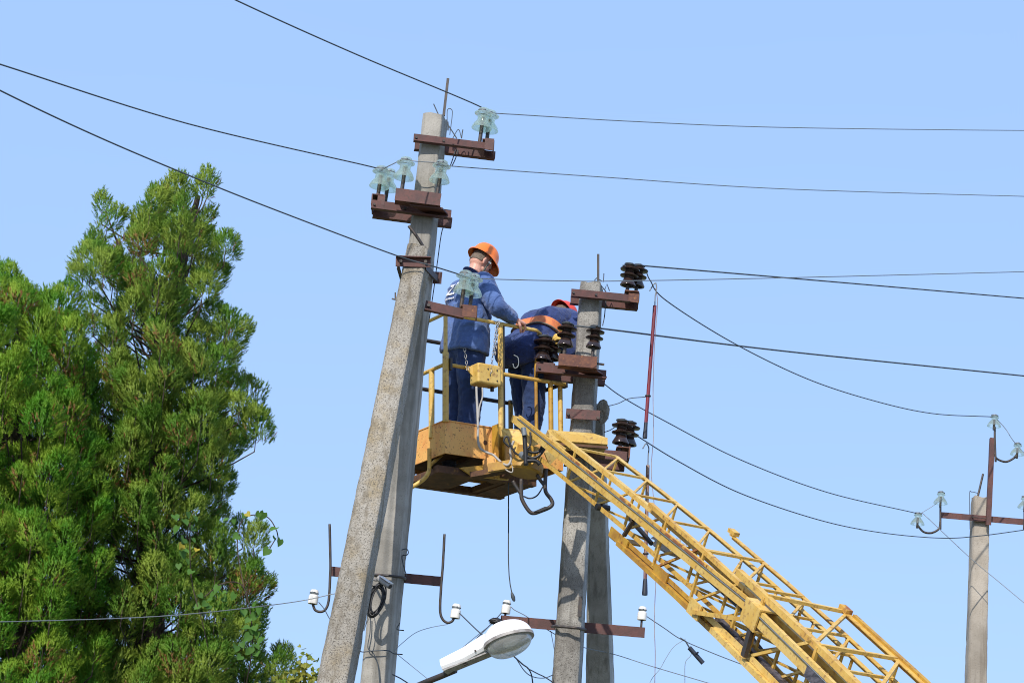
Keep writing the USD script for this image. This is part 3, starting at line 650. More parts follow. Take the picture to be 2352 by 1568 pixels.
# control box
cbx = m3.Manifold.hull(m3.Manifold.compose([m3.Manifold.sphere(.02, 16).translate((x, y, z)) for x in (-.098, .098) for y in (-.05, .05) for z in (-.068, .068)]))
cm = cbx.to_mesh(); cm = trimesh.Trimesh(cm.vert_properties[:, :3], cm.tri_verts, process=False)
Mx = np.eye(4); Mx[:3, 0], Mx[:3, 1], Mx[:3, 2], Mx[:3, 3] = U, VV, KK, B(.355, -.07, HM - .065)
cm.apply_transform(Mx)
cb = part(lift, 'control_box', cm, 'pale_yellow', smooth=30, label='pale yellow switch box on the basket rail')
for x, z in ((-.02, .03), (.07, .03), (-.02, -.06), (.07, -.06)):
    part(cb, 'screw', tube([B(.355 + x, -.145, HM + z - .055), B(.355 + x, -.135, HM + z - .055)], .007, 6), 'dark_steel')
part(cb, 'gland', tube([B(.42, -.07, HM - .19), B(.42, -.07, HM - .14)], .016, 8), 'rubber')
part(cb, 'flange', plate([B(.17, -.03, HM + .0), B(.25, -.06, HM + .0), B(.25, -.06, HM - .10)], .01, VV), 'pale_yellow')
# grey cable down to the boom head
part(lift, 'control_cable', tube(curve([P(1094, 888, 20.98), P(1096, 930, 20.96), P(1098, 980, 20.93), P(1098, 1010, 20.92), P(1104, 1030, 20.92), P(1122, 1040, 20.9), P(1134, 1045, 20.9), P(1150, 1060, 20.85), P(1166, 1068, 20.8), P(1174, 1055, 20.8), P(1172, 1035, 20.8), P(1180, 1012, 20.8)]), .0105, 8), 'grey_cable', smooth=True)
part(lift, 'control_cable', tube(curve([P(1108, 890, 20.98), P(1108, 912, 20.97), P(1101, 935, 20.96), P(1099, 960, 20.94)]), .007, 8), 'grey_cable', smooth=True)
part(lift, 'control_cable', tube(curve([P(1150, 1060, 20.84), P(1162, 1078, 20.82), P(1176, 1084, 20.8), P(1177, 1070, 20.8), P(1172, 1056, 20.8)]), .006, 8), 'grey_cable', smooth=True)


def chain(p, q, sag, n, parent, r=.0135):
    """Steel chain of separate oval links between two points."""
    ts = np.linspace(0, 1, 60); pts = np.array([np.asarray(p) + (np.asarray(q) - p) * t - Z * sag * 4 * t * (1 - t) for t in ts])
    L = np.concatenate([[0], np.cumsum(np.linalg.norm(np.diff(pts, axis=0), axis=1))])
    n = int(L[-1] / (r * 2.1)); ms = []
    for i in range(n):
        s0 = (i + .5) / n * L[-1]
        c = np.array([np.interp(s0, L, pts[:, k]) for k in range(3)]); c2 = np.array([np.interp(min(s0 + .01, L[-1]), L, pts[:, k]) for k in range(3)])
        t = unit(c2 - c + 1e-9 * Z); a = unit(np.cross(t, [0.2, 1, 0.1])); bb = np.cross(t, a)
        if i % 2:
            a, bb = bb, a
        th = np.linspace(0, 2 * math.pi, 13)
        ms.append(tube([c + t * r * 1.35 * math.cos(x) + a * r * .75 * math.sin(x) for x in th], r * .22, 5))
    part(parent, 'chain', cat(ms), 'chain_steel', smooth=True)


chain(P(1142, 738, 21.12), P(1126, 862, 21.02), .0, 30, lift)
chain(P(1146, 738, 21.13), P(1136, 815, 21.08), .0, 20, lift)
chain(P(1067, 800, 21.0), P(1074, 850, 20.95), .0, 20, lift)
part(lift, 'hook', tube(curve([P(1180, 815, 21.3), P(1190, 822, 21.3), P(1190, 840, 21.3), P(1182, 845, 21.3), P(1178, 835, 21.3)]), .005, 6), 'wire_metal', smooth=True)
# frame under the tray
ZF = -.115
fr = part(lift, 'base_frame', cat(bbox(-.02, .96, .08, .15, ZF - .03, ZF + .03), bbox(.02, .98, .60, .67, ZF - .03, ZF + .03)), 'rusty_underside', label='rusty beams under the basket')
part(fr, 'bottom_plate', cat(bbox(.0, .36, .155, .595, ZF - .028, ZF - .022), bbox(.70, .95, .155, .595, ZF - .028, ZF - .022)), 'rusty_underside')
for s in (.05, .37, .68, .90):
    part(fr, 'cross_beam', bbox(s - .04, s + .04, .152, .598, ZF - .02, ZF + .028), 'rusty_underside')
part(fr, 'side_arm', cat(plate([B(.18, .06, -.09), B(.50, .04, -.02), B(.50, .04, -.12), B(.30, .05, -.135)], .02, VV), plate([B(.18, .06, -.09), B(.30, .05, -.15), B(.62, .0, -.155), B(.62, .0, -.11)], .02, VV)), 'yellow_paint')
for a_, b_ in ((.14, .16), (.02, .62), (.9, .3)):
    prof = [(.02, -.085)]
    for q in range(5):
        prof += [(.062, -.08 + q * .014), (.048, -.073 + q * .014)]
    prof.append((.02, -.015))
    part(fr, 'rubber_bellows', rev(prof, B(a_, b_, 0), KK, 20), 'rubber', smooth=30)
pv = part(lift, 'guard_pipe', tube(curve([P(986, 1030, 21.05), P(986, 1068, 21.05), P(984, 1084, 21.05), P(973, 1100, 21.05), P(948, 1117, 21.05), P(935, 1122, 21.1)]), .018, 10), 'yellow_paint', smooth=True)
part(pv, 'stay', tube([P(1020, 1040, 21.2), P(986, 1070, 21.06)], .015, 8), 'yellow_paint', smooth=True)
# pivot column and head plates between basket and boom
col = part(lift, 'pivot_column', cat(bbox(.455, .465, -.10, -.012, -.10, .29), bbox(.465, .54, -.022, -.012, -.10, .29), bbox(.535, .545, -.08, -.012, -.10, .20)), 'deep_yellow')
part(col, 'gusset', plate([B(.36, -.02, -.02), B(.455, -.06, .05), B(.455, -.06, -.15), B(.36, -.03, -.15)], .014, VV), 'tray_yellow')
part(col, 'bolt', tube([B(.55, -.09, .2), B(.62, -.05, .2)], .022, 8), 'dark_steel')
hd = part(lift, 'head_bracket', cat(plate([P(1152, 986, 20.95), P(1218, 992, 20.85), P(1236, 1020, 20.8), P(1205, 1032, 20.8), P(1160, 1022, 20.93)], .012, [.4, -.9, 0]), plate([P(1154, 984, 20.95), P(1222, 990, 20.85), P(1262, 1000, 20.95), P(1196, 992, 21.1)], .01, Z)), 'pale_yellow')
part(hd, 'side_plate', plate([P(1178, 1010, 20.9), P(1232, 1052, 20.68), P(1222, 1066, 20.68), P(1170, 1030, 20.88)], .014, [.4, -.9, .1]), 'yellow_paint')
part(hd, 'side_plate', plate([P(1250, 1040, 20.75), P(1272, 1010, 20.85), P(1300, 1030, 20.9), P(1262, 1068, 20.8)], .014, [.4, -.9, .1]), 'pale_yellow')
cas = rev([(.0005, -.035), (.13, -.035), (.15, -.02), (.15, .05), (.11, .075), (.06, .08), (.0005, .08)], P(1205, 1078, 20.9), unit([.1, .1, 1]), 28)
part(hd, 'pivot_casting', cas, 'deep_yellow', smooth=30)
part(hd, 'pivot_beam', cat(beam(P(1196, 1072, 20.85), P(1085, 1092, 21.1), .08, .045), beam(P(1236, 1062, 20.85), P(1128, 1104, 21.4), .07, .04)), 'rusty_underside')
part(hd, 'pivot_beam', beam(P(1122, 1075, 20.88), P(1200, 1062, 20.8), .05, .07), 'deep_yellow')
part(hd, 'bracket', cat(beam(P(1190, 1035, 20.82), P(1232, 1040, 20.72), .05, .10), beam(P(1212, 1026, 20.78), P(1216, 1066, 20.78), .04, .03, [0, 1, 0])), 'deep_yellow')
part(hd, 'pin', tube([P(1198, 1044, 20.7), P(1206, 1048, 20.66)], .03, 12), 'wire_metal', smooth=40)
# hydraulic hoses and the bent pipe loop under the head
for pts, r, Y in (([(1203, 986), (1205, 1005), (1207, 1035), (1208, 1068)], .019, 20.6), ([(1218, 992), (1219, 1012), (1216, 1025), (1210, 1030)], .009, 20.6), ([(1210, 1034), (1224, 1039), (1238, 1036), (1246, 1022), (1243, 1018)], .012, 20.62),
                  ([(1208, 1046), (1222, 1052), (1238, 1046), (1252, 1026), (1247, 1018)], .013, 20.6), ([(1170, 1026), (1158, 1014), (1160, 1004), (1167, 1004), (1172, 1020), (1184, 1040), (1196, 1044), (1206, 1038)], .009, 20.72),
                  ([(1206, 1058), (1230, 1058), (1240, 1066)], .016, 20.6)):
    part(lift, 'hose', tube(curve([P(x, y, Y) for x, y in pts]), r, 8), 'rubber', smooth=True)
part(lift, 'hose_fitting', tube([P(1202, 982, 20.58), P(1205, 1000, 20.58)], .022, 10), 'wire_metal', smooth=40)
for pts in ([(1197, 1100), (1197, 1128), (1199, 1146), (1212, 1169), (1224, 1178), (1245, 1172), (1263, 1164), (1269, 1156), (1265, 1145), (1254, 1130), (1252, 1112), (1254, 1076)], [(1178, 1104), (1187, 1120), (1197, 1134)], [(1233, 1090), (1241, 1102), (1252, 1116)]):
    gpipe = part(lift, 'guard_pipe', tube(curve([P(x, y, 20.85) for x, y in pts], 5), .0165 if len(pts) > 3 else .015, 8), 'dark_steel', smooth=True)
part(lift, 'hose', tube(curve([P(1202, 1139, 20.85), P(1217, 1144, 20.85), P(1234, 1137, 20.85), P(1249, 1114, 20.85)]), .0065, 6), 'rubber', smooth=True)
part(lift, 'pad', plate([P(1226, 1174, 20.84), P(1251, 1163, 20.84), P(1266, 1164, 20.84), P(1240, 1174, 20.84)], .03, [0, 1, .2]), 'rubber')

# ---------------------------------------------------------------- lattice boom
TH, PH = math.radians(65), math.radians(28.2)
D_ = np.array([math.cos(TH) * math.cos(PH), -math.sin(TH) * math.cos(PH), -math.sin(PH)])
B_ = np.array([math.cos(TH) * math.sin(PH), -math.sin(TH) * math.sin(PH), math.cos(PH)])
W_ = np.array([math.sin(TH), math.cos(TH), 0])
O_ = P(1233, 1053, 20.70)
HI, WI = .29, .385


def S(s, w, b):
    return O_ + D_ * s + W_ * w + B_ * (b - .0085 * max(0.0, s - 1.0) ** 2)      # the sections hang a little at their joints


def cbeam(s0, s1, w, b, sw, sb):
    n = max(1, int(math.ceil(abs(s1 - s0) / 1.1))); e = np.linspace(s0, s1, n + 1)
    return cat([beam(S(p, w, b), S(q, w, b), sw, sb, B_) for p, q in zip(e[:-1], e[1:])])


def lchord(s0, s1, w, b, leg, dw, db, th=.006):
    """An angle bar along the boom with its heel at (w, b) and legs towards dw and db."""
    return cat(cbeam(s0, s1, w + dw * th / 2, b + db * leg / 2, th, leg), cbeam(s0, s1, w + dw * (leg / 2 + th * .52), b + db * th / 2, leg, th))


def lattice(name, s0, s1, w0, w1, b0, b1, leg, pitch, bar, mats, label=None, starts=None):
    st = starts or (s0, s0, s0, s0)
    c = part(lift, name, lchord(st[0], s1, w0, b0, leg, 1, 1), mats[0], label=label)
    for (w, b, dw, db), q, m in (((w0, b1, 1, -1), st[1], mats[1]), ((w1, b1, -1, -1), st[2], mats[1]), ((w1, b0, -1, 1), st[3], mats[0])):
        part(c, 'chord', lchord(q, s1, w, b, leg, dw, db), m)
    i = leg * .45
    n = int((s1 - max(s0, min(st))) / pitch)
    jit = np.random.default_rng(int(s0 * 100) + 5)
    for k in range(n + 1):
        a = max(s0, min(st)) + .05 + k * pitch; e = a + pitch * .93
        mk = ('yellow_paint', 'pale_yellow', 'rust_streak')[jit.choice(3, p=[.45, .45, .10])]
        dn = unit(np.cross(D_, B_))
        if a < s1:
            if a > st[2] - .1:
                part(c, 'lattice_bar', beam(S(max(a, st[1]), w0 + i, b1 - .006), S(max(a, st[2]), w1 - i, b1 - .006), bar, bar * .8, B_), mk)
                if e < s1:
                    part(c, 'lattice_bar', beam(S(max(a, st[2]) + .03, w1 - i, b1 - .012), S(e, w0 + i, b1 - .012), bar * .8, bar * .7, B_), 'yellow_paint')
            if a > max(st[0], st[1]) - .05:
                part(c, 'lattice_bar', beam(S(a, w0 + .006, b0 + i), S(a, w0 + .006, b1 - i), bar * .75, bar, D_), 'yellow_paint')
                if e < s1:
                    part(c, 'lattice_bar', beam(S(a + .03, w0 + .012, b0 + i), S(e - .03, w0 + .012, b1 - i), bar * .7, bar * .8, W_), mk)
                if a > max(st[2], st[3]):
                    part(c, 'lattice_bar', beam(S(a, w1 - .006, b0 + i), S(a, w1 - .006, b1 - i), bar * .75, bar * .8, D_), 'yellow_paint')
                if e < s1:
                    part(c, 'lattice_bar', beam(S(a + .05, w0 + i, b0 + .008), S(e, w1 - i, b0 + .008), bar * .8, bar * .7, B_), 'yellow_paint')
    return c


SEND = 10.2
inner = lattice('inner_section', 0, 5.2, 0, WI, 0, HI, .036, .58, .021, ('yellow_paint', 'pale_yellow'), 'slim inner lattice section of the boom', starts=(-.12, .12, .62, .3))
mid = lattice('middle_section', 1.78, 7.2, -.05, WI + .06, -.05, HI + .050, .033, .66, .023, ('deep_yellow', 'yellow_paint'), 'middle lattice section of the boom', starts=(1.78, 2.15, 2.62, 2.3))
outer = lattice('outer_section', 3.35, SEND, -.11, WI + .13, -.02, HI + .14, .044, .80, .030, ('pale_yellow', 'yellow_paint'), 'thick outer lattice section of the boom', starts=(3.35, 3.75, 4.25, 3.6))
# long rail with cable on the near side of the boom
def rb(s):
    return HI * .62 + .0075 * max(0.0, s - 1.0) ** 2


def rbeam(s0, s1, w, db, sw, sb):
    n_ = max(1, int(math.ceil(abs(s1 - s0) / .8))); e_ = np.linspace(s0, s1, n_ + 1)
    return cat([beam(S(p, w, rb(p) + db), S(q, w, rb(q) + db), sw, sb, B_) for p, q in zip(e_[:-1], e_[1:])])


rl = part(lift, 'side_rail', cat(rbeam(-.52, 4.15, -.075, 0, .010, .056), rbeam(-.50, 4.15, -.055, .024, .04, .008), rbeam(-.50, 4.15, -.055, -.024, .04, .008)), 'pale_yellow', label='long guide rail along the near side of the boom')
part(rl, 'upper_strip', rbeam(-.40, 4.15, -.070, .050, .018, .022), 'yellow_paint')
part(rl, 'cable', tube([S(q, -.086, rb(q) + .033) for q in np.linspace(-.4, 4.1, 12)], .0035, 6), 'wire_metal', smooth=True)
for s0, s1 in ((.72, 1.3), (1.75, 1.95), (2.5, 3.3)):
    part(rl, 'rust_strip', rbeam(s0, s1, -.0815, .050, .006, .017), 'rust_streak')
rl2 = part(lift, 'side_rail', cat(cbeam(4.3, 8.5, -.155, rb(4.2) + .01, .012, .065), cbeam(4.3, 8.5, -.15, rb(4.2) + .07, .03, .03)), 'pale_yellow')
part(rl2, 'cable', tube([S(q, -.170, rb(4.2) + .05) for q in np.linspace(4.1, 8.4, 9)], .004, 6), 'wire_metal', smooth=True)
part(rl2, 'scraped_plate', cbeam(5.05, 6.4, -.166, rb(4.2) + .01, .010, .08), 'scraped_grey', label='scraped grey plate on the boom rail')
# box guide on the near rail, end plates of the sections
gd = part(lift, 'guide_box', cat(cbeam(4.10, 4.32, -.175, rb(4.2) + .02, .012, .15), cbeam(4.10, 4.32, -.08, rb(4.2) + .095, .20, .012), cbeam(4.10, 4.32, -.08, rb(4.2) - .055, .20, .012)), 'pale_yellow', label='square guide box on the boom')
part(gd, 'stay', beam(S(3.40, -.13, -.04), S(4.12, -.15, rb(4.2) - .05), .03, .035, W_), 'yellow_paint')
part(gd, 'prong', beam(S(4.25, -.16, rb(4.2) - .05), S(4.25, -.15, .0), .03, .05, D_), 'dark_steel')
m_end = part(mid, 'end_plate', cat(cbeam(1.72, 2.05, -.062, -.045, .012, .075), cbeam(1.72, 1.84, .05, -.085, .22, .012)), 'deep_yellow')
part(mid, 'end_plate', cat(cbeam(2.55, 2.78, -.06, -.045, .014, .10)), 'deep_yellow')
part(mid, 'end_plate', cat(cbeam(3.2, 3.5, -.066, -.05, .014, .08)), 'deep_yellow')
part(mid, 'stay', beam(S(1.95, -.06, .0), S(2.02, -.06, HI * .5), .02, .03, W_), 'dark_steel')
part(mid, 'top_lug', cat(cbeam(2.58, 2.68, WI + .05, HI + .07, .05, .03)), 'yellow_paint')
part(mid, 'bottom_beam', cbeam(1.9, 7.2, -.055, -.078, .05, .035), 'deep_yellow')
part(outer, 'end_plate', cat(cbeam(3.30, 3.48, -.125, -.02, .014, .11)), 'pale_yellow')
part(outer, 'top_lug', cat(cbeam(4.20, 4.31, WI + .11, HI + .15, .05, .035)), 'rust_streak')
part(outer, 'bottom_plate', cbeam(3.7, SEND, -.12, -.042, .04, .04), 'pale_yellow')
part(outer, 'wear_strip', cat(cbeam(3.62, 6.5, -.06, .01, .04, .05)), 'scraped_grey')
part(outer, 'top_beam', cbeam(4.34, SEND, WI + .135, HI + .13, .03, .055), 'deep_yellow')
# cylinder and bundle inside the boom
part(lift, 'ram', tube([S(q, .16, .10) for q in np.linspace(1.9, 9.5, 12)], .035, 12), 'rubber', smooth=40)
part(lift, 'hose', tube(curve([S(3.9, .05, .02), S(4.3, .1, -.05), S(4.7, .05, .0), S(5.2, .12, .05)]), .03, 8), 'rubber', smooth=True)
part(lift, 'hose', tube(curve([S(1.55, .05, .16), S(1.7, .1, .06), S(1.9, .1, .04), S(2.1, .1, .02)]), .018, 8), 'rubber', smooth=True)
part(lift, 'tool_bag', trimesh.Trimesh(*(lambda s: (S(2.35, .12, .10) + (s.vertices * [.22, .10, .05] + (meshkit.noise(s.vertices * 3.1) - .5)[:, None] * .05) @ np.array([D_, W_, B_]), s.faces))(trimesh.creation.icosphere(3)), process=False), 'grey_cable', smooth=True, label='crumpled pale bundle inside the boom')
part(lift, 'bolt_head', tube([S(1.32, -.03, .02), S(1.32, .08, .02)], .028, 10), 'rubber')
# hood over the boom head
h0, h1, h2, h3 = S(.02, WI * .0, HI + .02), S(.02, WI + .12, HI + .02), None, None
ex = W_; nf = unit(D_ * .98 - B_ * .05)
hc = P(1262, 1010, 20.95)
hx = unit(P(1396, 1020, 20.98) - hc); hL = np.linalg.norm(P(1396, 1020, 20.98) - hc); hn = unit(np.cross(hx, KK))
sec = [(0, 0), (0, .055), (.15, .125), (.30, .125), (.30, 0)]
hv = []
for t, ins in ((0, 0), (.18, 0), (1, 0)):
    for (dd, zz) in sec:
        q = hc + hx * (hL * t) - hn * -0 + (-hn) * dd * 1.0 + KK * (zz - .0)
        if t == 1 and zz > .06:
            q = q - hx * .10
        hv.append(q)
hf = []
for i in range(2):
    for j in range(5):
        k = (j + 1) % 5
        hf += [(i * 5 + j, i * 5 + k, (i + 1) * 5 + k), (i * 5 + j, (i + 1) * 5 + k, (i + 1) * 5 + j)]
hf += [(0, 2, 1), (0, 3, 2), (0, 4, 3), (10, 11, 12), (10, 12, 13), (10, 13, 14)]
hm = trimesh.Trimesh(hv, hf, process=False); hm.fix_normals()
part(lift, 'hood', hm, 'pale_yellow', label='pale yellow hood across the boom head')
part(lift, 'hood_frame', cat(beam(hc - KK * .03, hc + hx * hL - KK * .03, .03, .02), beam(hc - KK * .05 - hn * .2, hc + hx * hL - KK * .05 - hn * .2, .03, .04)), 'rusty_underside')
# turntable that carries the boom (outside the picture)
te = S(SEND, WI / 2, 0)
part(lift, 'turntable', cat(tube([[te[0], te[1] - .2, 0.0], [te[0], te[1] - .2, .9]], .55, 24), tube([[te[0], te[1] - .2, .9], [te[0], te[1] - .2, te[2] + .2]], .30, 24)), 'yellow_paint')


# ---------------------------------------------------------------- people
def sph(p, r, n=18):
    return m3.Manifold.sphere(float(r), n).translate(tuple(float(x) for x in p))


def limb(*pr):
    out = []
    for (p, r), (q, s) in zip(pr[:-1], pr[1:]):
        out.append(m3.Manifold.batch_hull([sph(p, r), sph(q, s)]))
    return out


def hull(*pr):
    return m3.Manifold.batch_hull([sph(p, r) for p, r in pr])


def skinned(ms, refine=.02, it=12, wr=0.0, fr=10.0, seed=0, stretch=(1, 1, 1), keep=None):
    m = m3.Manifold.batch_boolean(ms, m3.OpType.Add)
    if keep:
        for nrm, off in keep:
            m = m.trim_by_plane(tuple(map(float, nrm)), float(off))
    m = m.refine_to_length(refine)
    k = m.to_mesh(); t = trimesh.Trimesh(np.array(k.vert_properties[:, :3], float), np.array(k.tri_verts), process=True)
    v0 = np.array(t.vertices)
    trimesh.smoothing.filter_taubin(t, lamb=.55, nu=.53, iterations=it)
    mv = np.array(t.vertices) - v0; ln = np.linalg.norm(mv, axis=1, keepdims=True)
    t.vertices = np.where(np.isfinite(ln) & (ln < .03), v0 + mv, v0)      # no stray spikes where slivers meet
    if wr:
        v = np.array(t.vertices); nn = t.vertex_normals
        # folds: ridged noise, drawn out along one way
        q = v * np.asarray(stretch) * fr
        f1 = 1 - np.abs(meshkit.fbm(q + 3.1 * meshkit.fbm(v * 5 + 9, 2, seed)[:, None], 3, seed) - .5) * 4
        f2 = meshkit.fbm(v * fr * 2.3, 3, seed + 5) - .5
        t.vertices = v + nn * (wr * (.75 * f1 + .6 * f2))[:, None]
    return t


def hand(wrist, palm_dir, back_dir, curl, size=1.0, side=1):
    """Palm, four bent fingers of unequal length and a thumb from the palm's side. palm_dir: from the wrist to the knuckles; back_dir: out of the back of the hand."""
    x = unit(palm_dir); zz = unit(np.asarray(back_dir) - np.dot(back_dir, x) * x); y = np.cross(zz, x) * side
    w = np.asarray(wrist, float); s = size
    ms = [hull((w, .024 * s), (w + x * .03 * s + y * .02 * s, .019 * s), (w + x * .03 * s - y * .022 * s, .019 * s)),
          hull((w + x * .03 * s + y * .022 * s, .017 * s), (w + x * .03 * s - y * .024 * s, .017 * s), (w + x * .088 * s + y * .032 * s, .0125 * s), (w + x * .083 * s - y * .034 * s, .012 * s))]
    for i, (o, L) in enumerate(((.030, .074), (.0105, .082), (-.010, .077), (-.030, .062))):
        p = w + x * (.086 - .003 * abs(i - 1)) * s + y * o * s
        a = 0.25 * curl; pts = [p - x * .02 * s, p]
        for seg in (.45, .32, .26):
            a += curl * (.95 if seg < .4 else .75)
            p = p + (x * math.cos(a) - zz * math.sin(a)) * L * seg * s
            pts.append(p)
        rs = (.0105, .0098, .0090, .0083, .0072)
        ms += limb(*[(q, r * s) for q, r in zip(pts, rs)])
    t0 = w + x * .028 * s + y * .026 * s - zz * .006 * s
    t1 = t0 + (x * .45 + y * .6 - zz * .45) * .042 * s; t2 = t1 + (x * .65 + y * .05 - zz * .75) * .032 * s; t3 = t2 + (x * .6 - y * .3 - zz * .7) * .026 * s
    ms += limb((t0, .014 * s), (t1, .0115 * s), (t2, .0102 * s), (t3, .0085 * s))
    return ms


def head_ms(c, hf, hu, hr, s=1.0):
    """Skull, jaw, nose, ears, brow, lips and chin about the centre c, looking along hf."""
    L = lambda f, r, u: c + (hf * f + hr * r + hu * u) * s
    ms = [hull((L(-.012, 0, .045), .088 * s), (L(.022, 0, .028), .078 * s), (L(-.02, 0, .0), .080 * s)),
          hull((L(.03, .028, -.045), .040 * s), (L(.03, -.028, -.045), .040 * s), (L(.058, 0, -.088), .026 * s), (L(.04, 0, .02), .058 * s)),
          hull((L(.088, 0, .012), .010 * s), (L(.113, 0, -.026), .0125 * s), (L(.094, .013, -.030), .009 * s), (L(.094, -.013, -.030), .009 * s)),
          hull((L(.083, .032, .026), .012 * s), (L(.090, 0, .026), .012 * s), (L(.083, -.032, .026), .012 * s)),
          hull((L(.088, .018, -.056), .0085 * s), (L(.096, 0, -.056), .009 * s), (L(.088, -.018, -.056), .0085 * s)),
          hull((L(.085, .014, -.067), .009 * s), (L(.092, 0, -.068), .010 * s), (L(.085, -.014, -.067), .009 * s)),
          sph(L(.078, 0, -.095), .017 * s)]
    for e in (-1, 1):
        ms += [hull((L(-.008, e * .083, .022), .010 * s), (L(-.018, e * .090, .018), .010 * s), (L(-.012, e * .085, -.024), .009 * s), (L(-.022, e * .089, .0), .011 * s)),
               hull((L(.05, e * .045, -.018), .026 * s), (L(.06, e * .03, -.02), .024 * s))]
    return ms


def helmet(parent, c, f, u, r, m, s=1.0):
    """Hard hat: domed shell with ridge and an outward brim, longer in front."""
    n, k = 40, 12
    V, Fc = [], []
    th = np.arange(n) / n * 2 * math.pi
    prof = [(1.24, -.015), (1.235, -.004), (1.10, .006), (1.03, .018)] + [(math.cos(a) ** .85, .018 + math.sin(a) * .128) for a in np.linspace(.12, math.pi / 2 - .06, k)]
    for rr, h in prof:
        brim = max(0, rr - 1.03) / .21
        for t in th:
            fx = math.cos(t) * (.128 * rr + (.028 * brim if math.cos(t) > 0 else 0)) ; ry = math.sin(t) * .106 * rr
            dz = -.020 * brim * max(0, math.cos(t)) + (.006 if abs(math.sin(t)) < .2 and rr < .98 else 0)
            V.append(c + (f * fx + r * ry + u * (h + dz)) * s)
    for i in range(len(prof) - 1):
        for j in range(n):
            q = (j + 1) % n
            Fc += [(i * n + j, i * n + q, (i + 1) * n + q), (i * n + j, (i + 1) * n + q, (i + 1) * n + j)]
    V.append(c + u * .149 * s); b = (len(prof) - 1) * n
    for j in range(n):
        Fc.append((b + j, b + (j + 1) % n, len(V) - 1))
    outer_ = trimesh.Trimesh(V, Fc, process=False)
    inn = trimesh.Trimesh((np.array(V) - (c + u * .02)) * .965 + (c + u * .02) , [f_[::-1] for f_ in Fc], process=False)
    rim = []
    nv = len(V)
    for j in range(n):
        q = (j + 1) % n
        rim += [(j, nv + j, nv + q), (j, nv + q, q)]
    shell = trimesh.Trimesh(np.vstack([outer_.vertices, inn.vertices]), np.vstack([outer_.faces, inn.faces + nv, rim]), process=False)
    return part(parent, 'helmet', shell, m, smooth=50)


ZF0 = B(.4, .3, .05)[2]
# --- the standing worker
a1 = math.radians(33)
fw = np.array([math.cos(a1), math.sin(a1), 0]); rt = np.array([math.sin(a1), -math.cos(a1), 0])
Y1 = 21.42
hip = P(1066, 812, Y1); nk = P(1084, 640, Y1 + .05)
w1 = thing('person', 'worker in faded blue jacket and orange helmet standing with one hand on the rail', 'person', [hip[0], hip[1], ZF0])
shR, shL = nk + rt * .185 - Z * .075, nk - rt * .185 - Z * .06
wr1 = P(1180, 731, 21.30); el1 = P(1142, 706, 21.16)
feet = [np.array([hip[0] + .08, hip[1] - .10, ZF0 + .05]), np.array([hip[0] - .06, hip[1] + .10, ZF0 + .05])]
hipR, hipL = hip + rt * .095, hip - rt * .095
kn = [(hipR + feet[0]) / 2 + fw * .03, (hipL + feet[1]) / 2 + fw * .03]
HC = P(1103, 606, Y1 + .10)
tl = math.radians(30)
hf = unit(fw * math.cos(tl) - Z * math.sin(tl)); hu = unit(fw * math.sin(tl) + Z * math.cos(tl))
hdir = unit(P(1198, 740, 21.36) - wr1)
handw1 = hand(wr1, unit(hdir * .9 + fw * .3 - Z * .02), unit(Z + rt * .6), .62, 1.12, side=-1)
elL = shL - Z * .27 - fw * .03 - rt * .03; wrL = elL - Z * .2 + fw * .10
handL = hand(wrL, unit(-Z + fw * .3), unit(-rt), .35)
body = skinned(head_ms(HC, hf, hu, rt) + limb((HC - hf * .02 - hu * .03, .058), (nk - Z * .02, .064), (nk - Z * .10, .08)) + handw1 + handL
               + [hull((nk - Z * .12, .10), (hip + Z * .1, .11))] + limb((shR, .05), (el1, .04), (wr1, .028)) + limb((shL, .05), (elL, .04), (wrL, .026))
               + limb((nk - Z * .1, .08), (shR, .05)) + limb((nk - Z * .1, .08), (shL, .05))
               + limb((hip, .11), (hipR, .085), (kn[0], .055), (feet[0] + Z * .05, .042)) + limb((hip, .11), (hipL, .085), (kn[1], .055), (feet[1] + Z * .05, .042)), .011, 6)
bd = part(w1, 'body', body, 'skin', smooth=True)
L1 = lambda f, r, u: HC + hf * f + rt * r + hu * u
for e in (-1, 1):
    part(bd, 'eye', trimesh.Trimesh(trimesh.creation.icosphere(1).vertices * .010 + L1(.088, e * .032, .004), trimesh.creation.icosphere(1).faces, process=False), 'eye_dark', smooth=True)
    part(bd, 'eyebrow', tube([L1(.096, e * .018, .026), L1(.094, e * .036, .030), L1(.084, e * .048, .026)], .005, 6), 'hair')
hair = skinned([hull((L1(-.016, 0, .047), .0895), (L1(-.024, 0, .0), .0805))], .012, 2, .004, 40, 2, keep=[(-hf, -np.dot(hf, L1(-.028, 0, 0))), (hu, np.dot(hu, L1(0, 0, -.02)))])
part(bd, 'hair', hair, 'hair', smooth=True)
cst = nk - Z * .17 + fw * .02
jk = [hull((cst + rt * .12, .125), (cst - rt * .135 - fw * .02, .135), (nk - Z * .06 + rt * .07, .085), (nk - Z * .06 - rt * .07, .085)),
      hull((cst + rt * .12, .128), (cst - rt * .12, .128), (hip + Z * .24 + rt * .10, .135), (hip + Z * .24 - rt * .10, .135)),
      hull((hip + Z * .24 + rt * .10, .135), (hip + Z * .24 - rt * .10, .135), (hip + Z * .02 + rt * .115, .145), (hip + Z * .02 - rt * .115, .145), (hip - Z * .12 + rt * .12, .15), (hip - Z * .12 - rt * .12, .15))]
jk += limb((nk - Z * .1 + rt * .1, .10), (shR - Z * .01, .095), (el1, .070), (wr1 - hdir * .01, .046)) + limb((nk - Z * .1 - rt * .1, .10), (shL - Z * .01, .095), (elL, .068), (wrL, .05))
hemn = unit(Z + fw * .06 + rt * .10)
jacket = skinned(jk, .012, 8, .017, 6.5, 3, (1, 1, .7), keep=[(hemn, np.dot(hemn, hip + Z * .005))])
jp = part(w1, 'jacket', jacket, 'jacket_cloth', smooth=True)
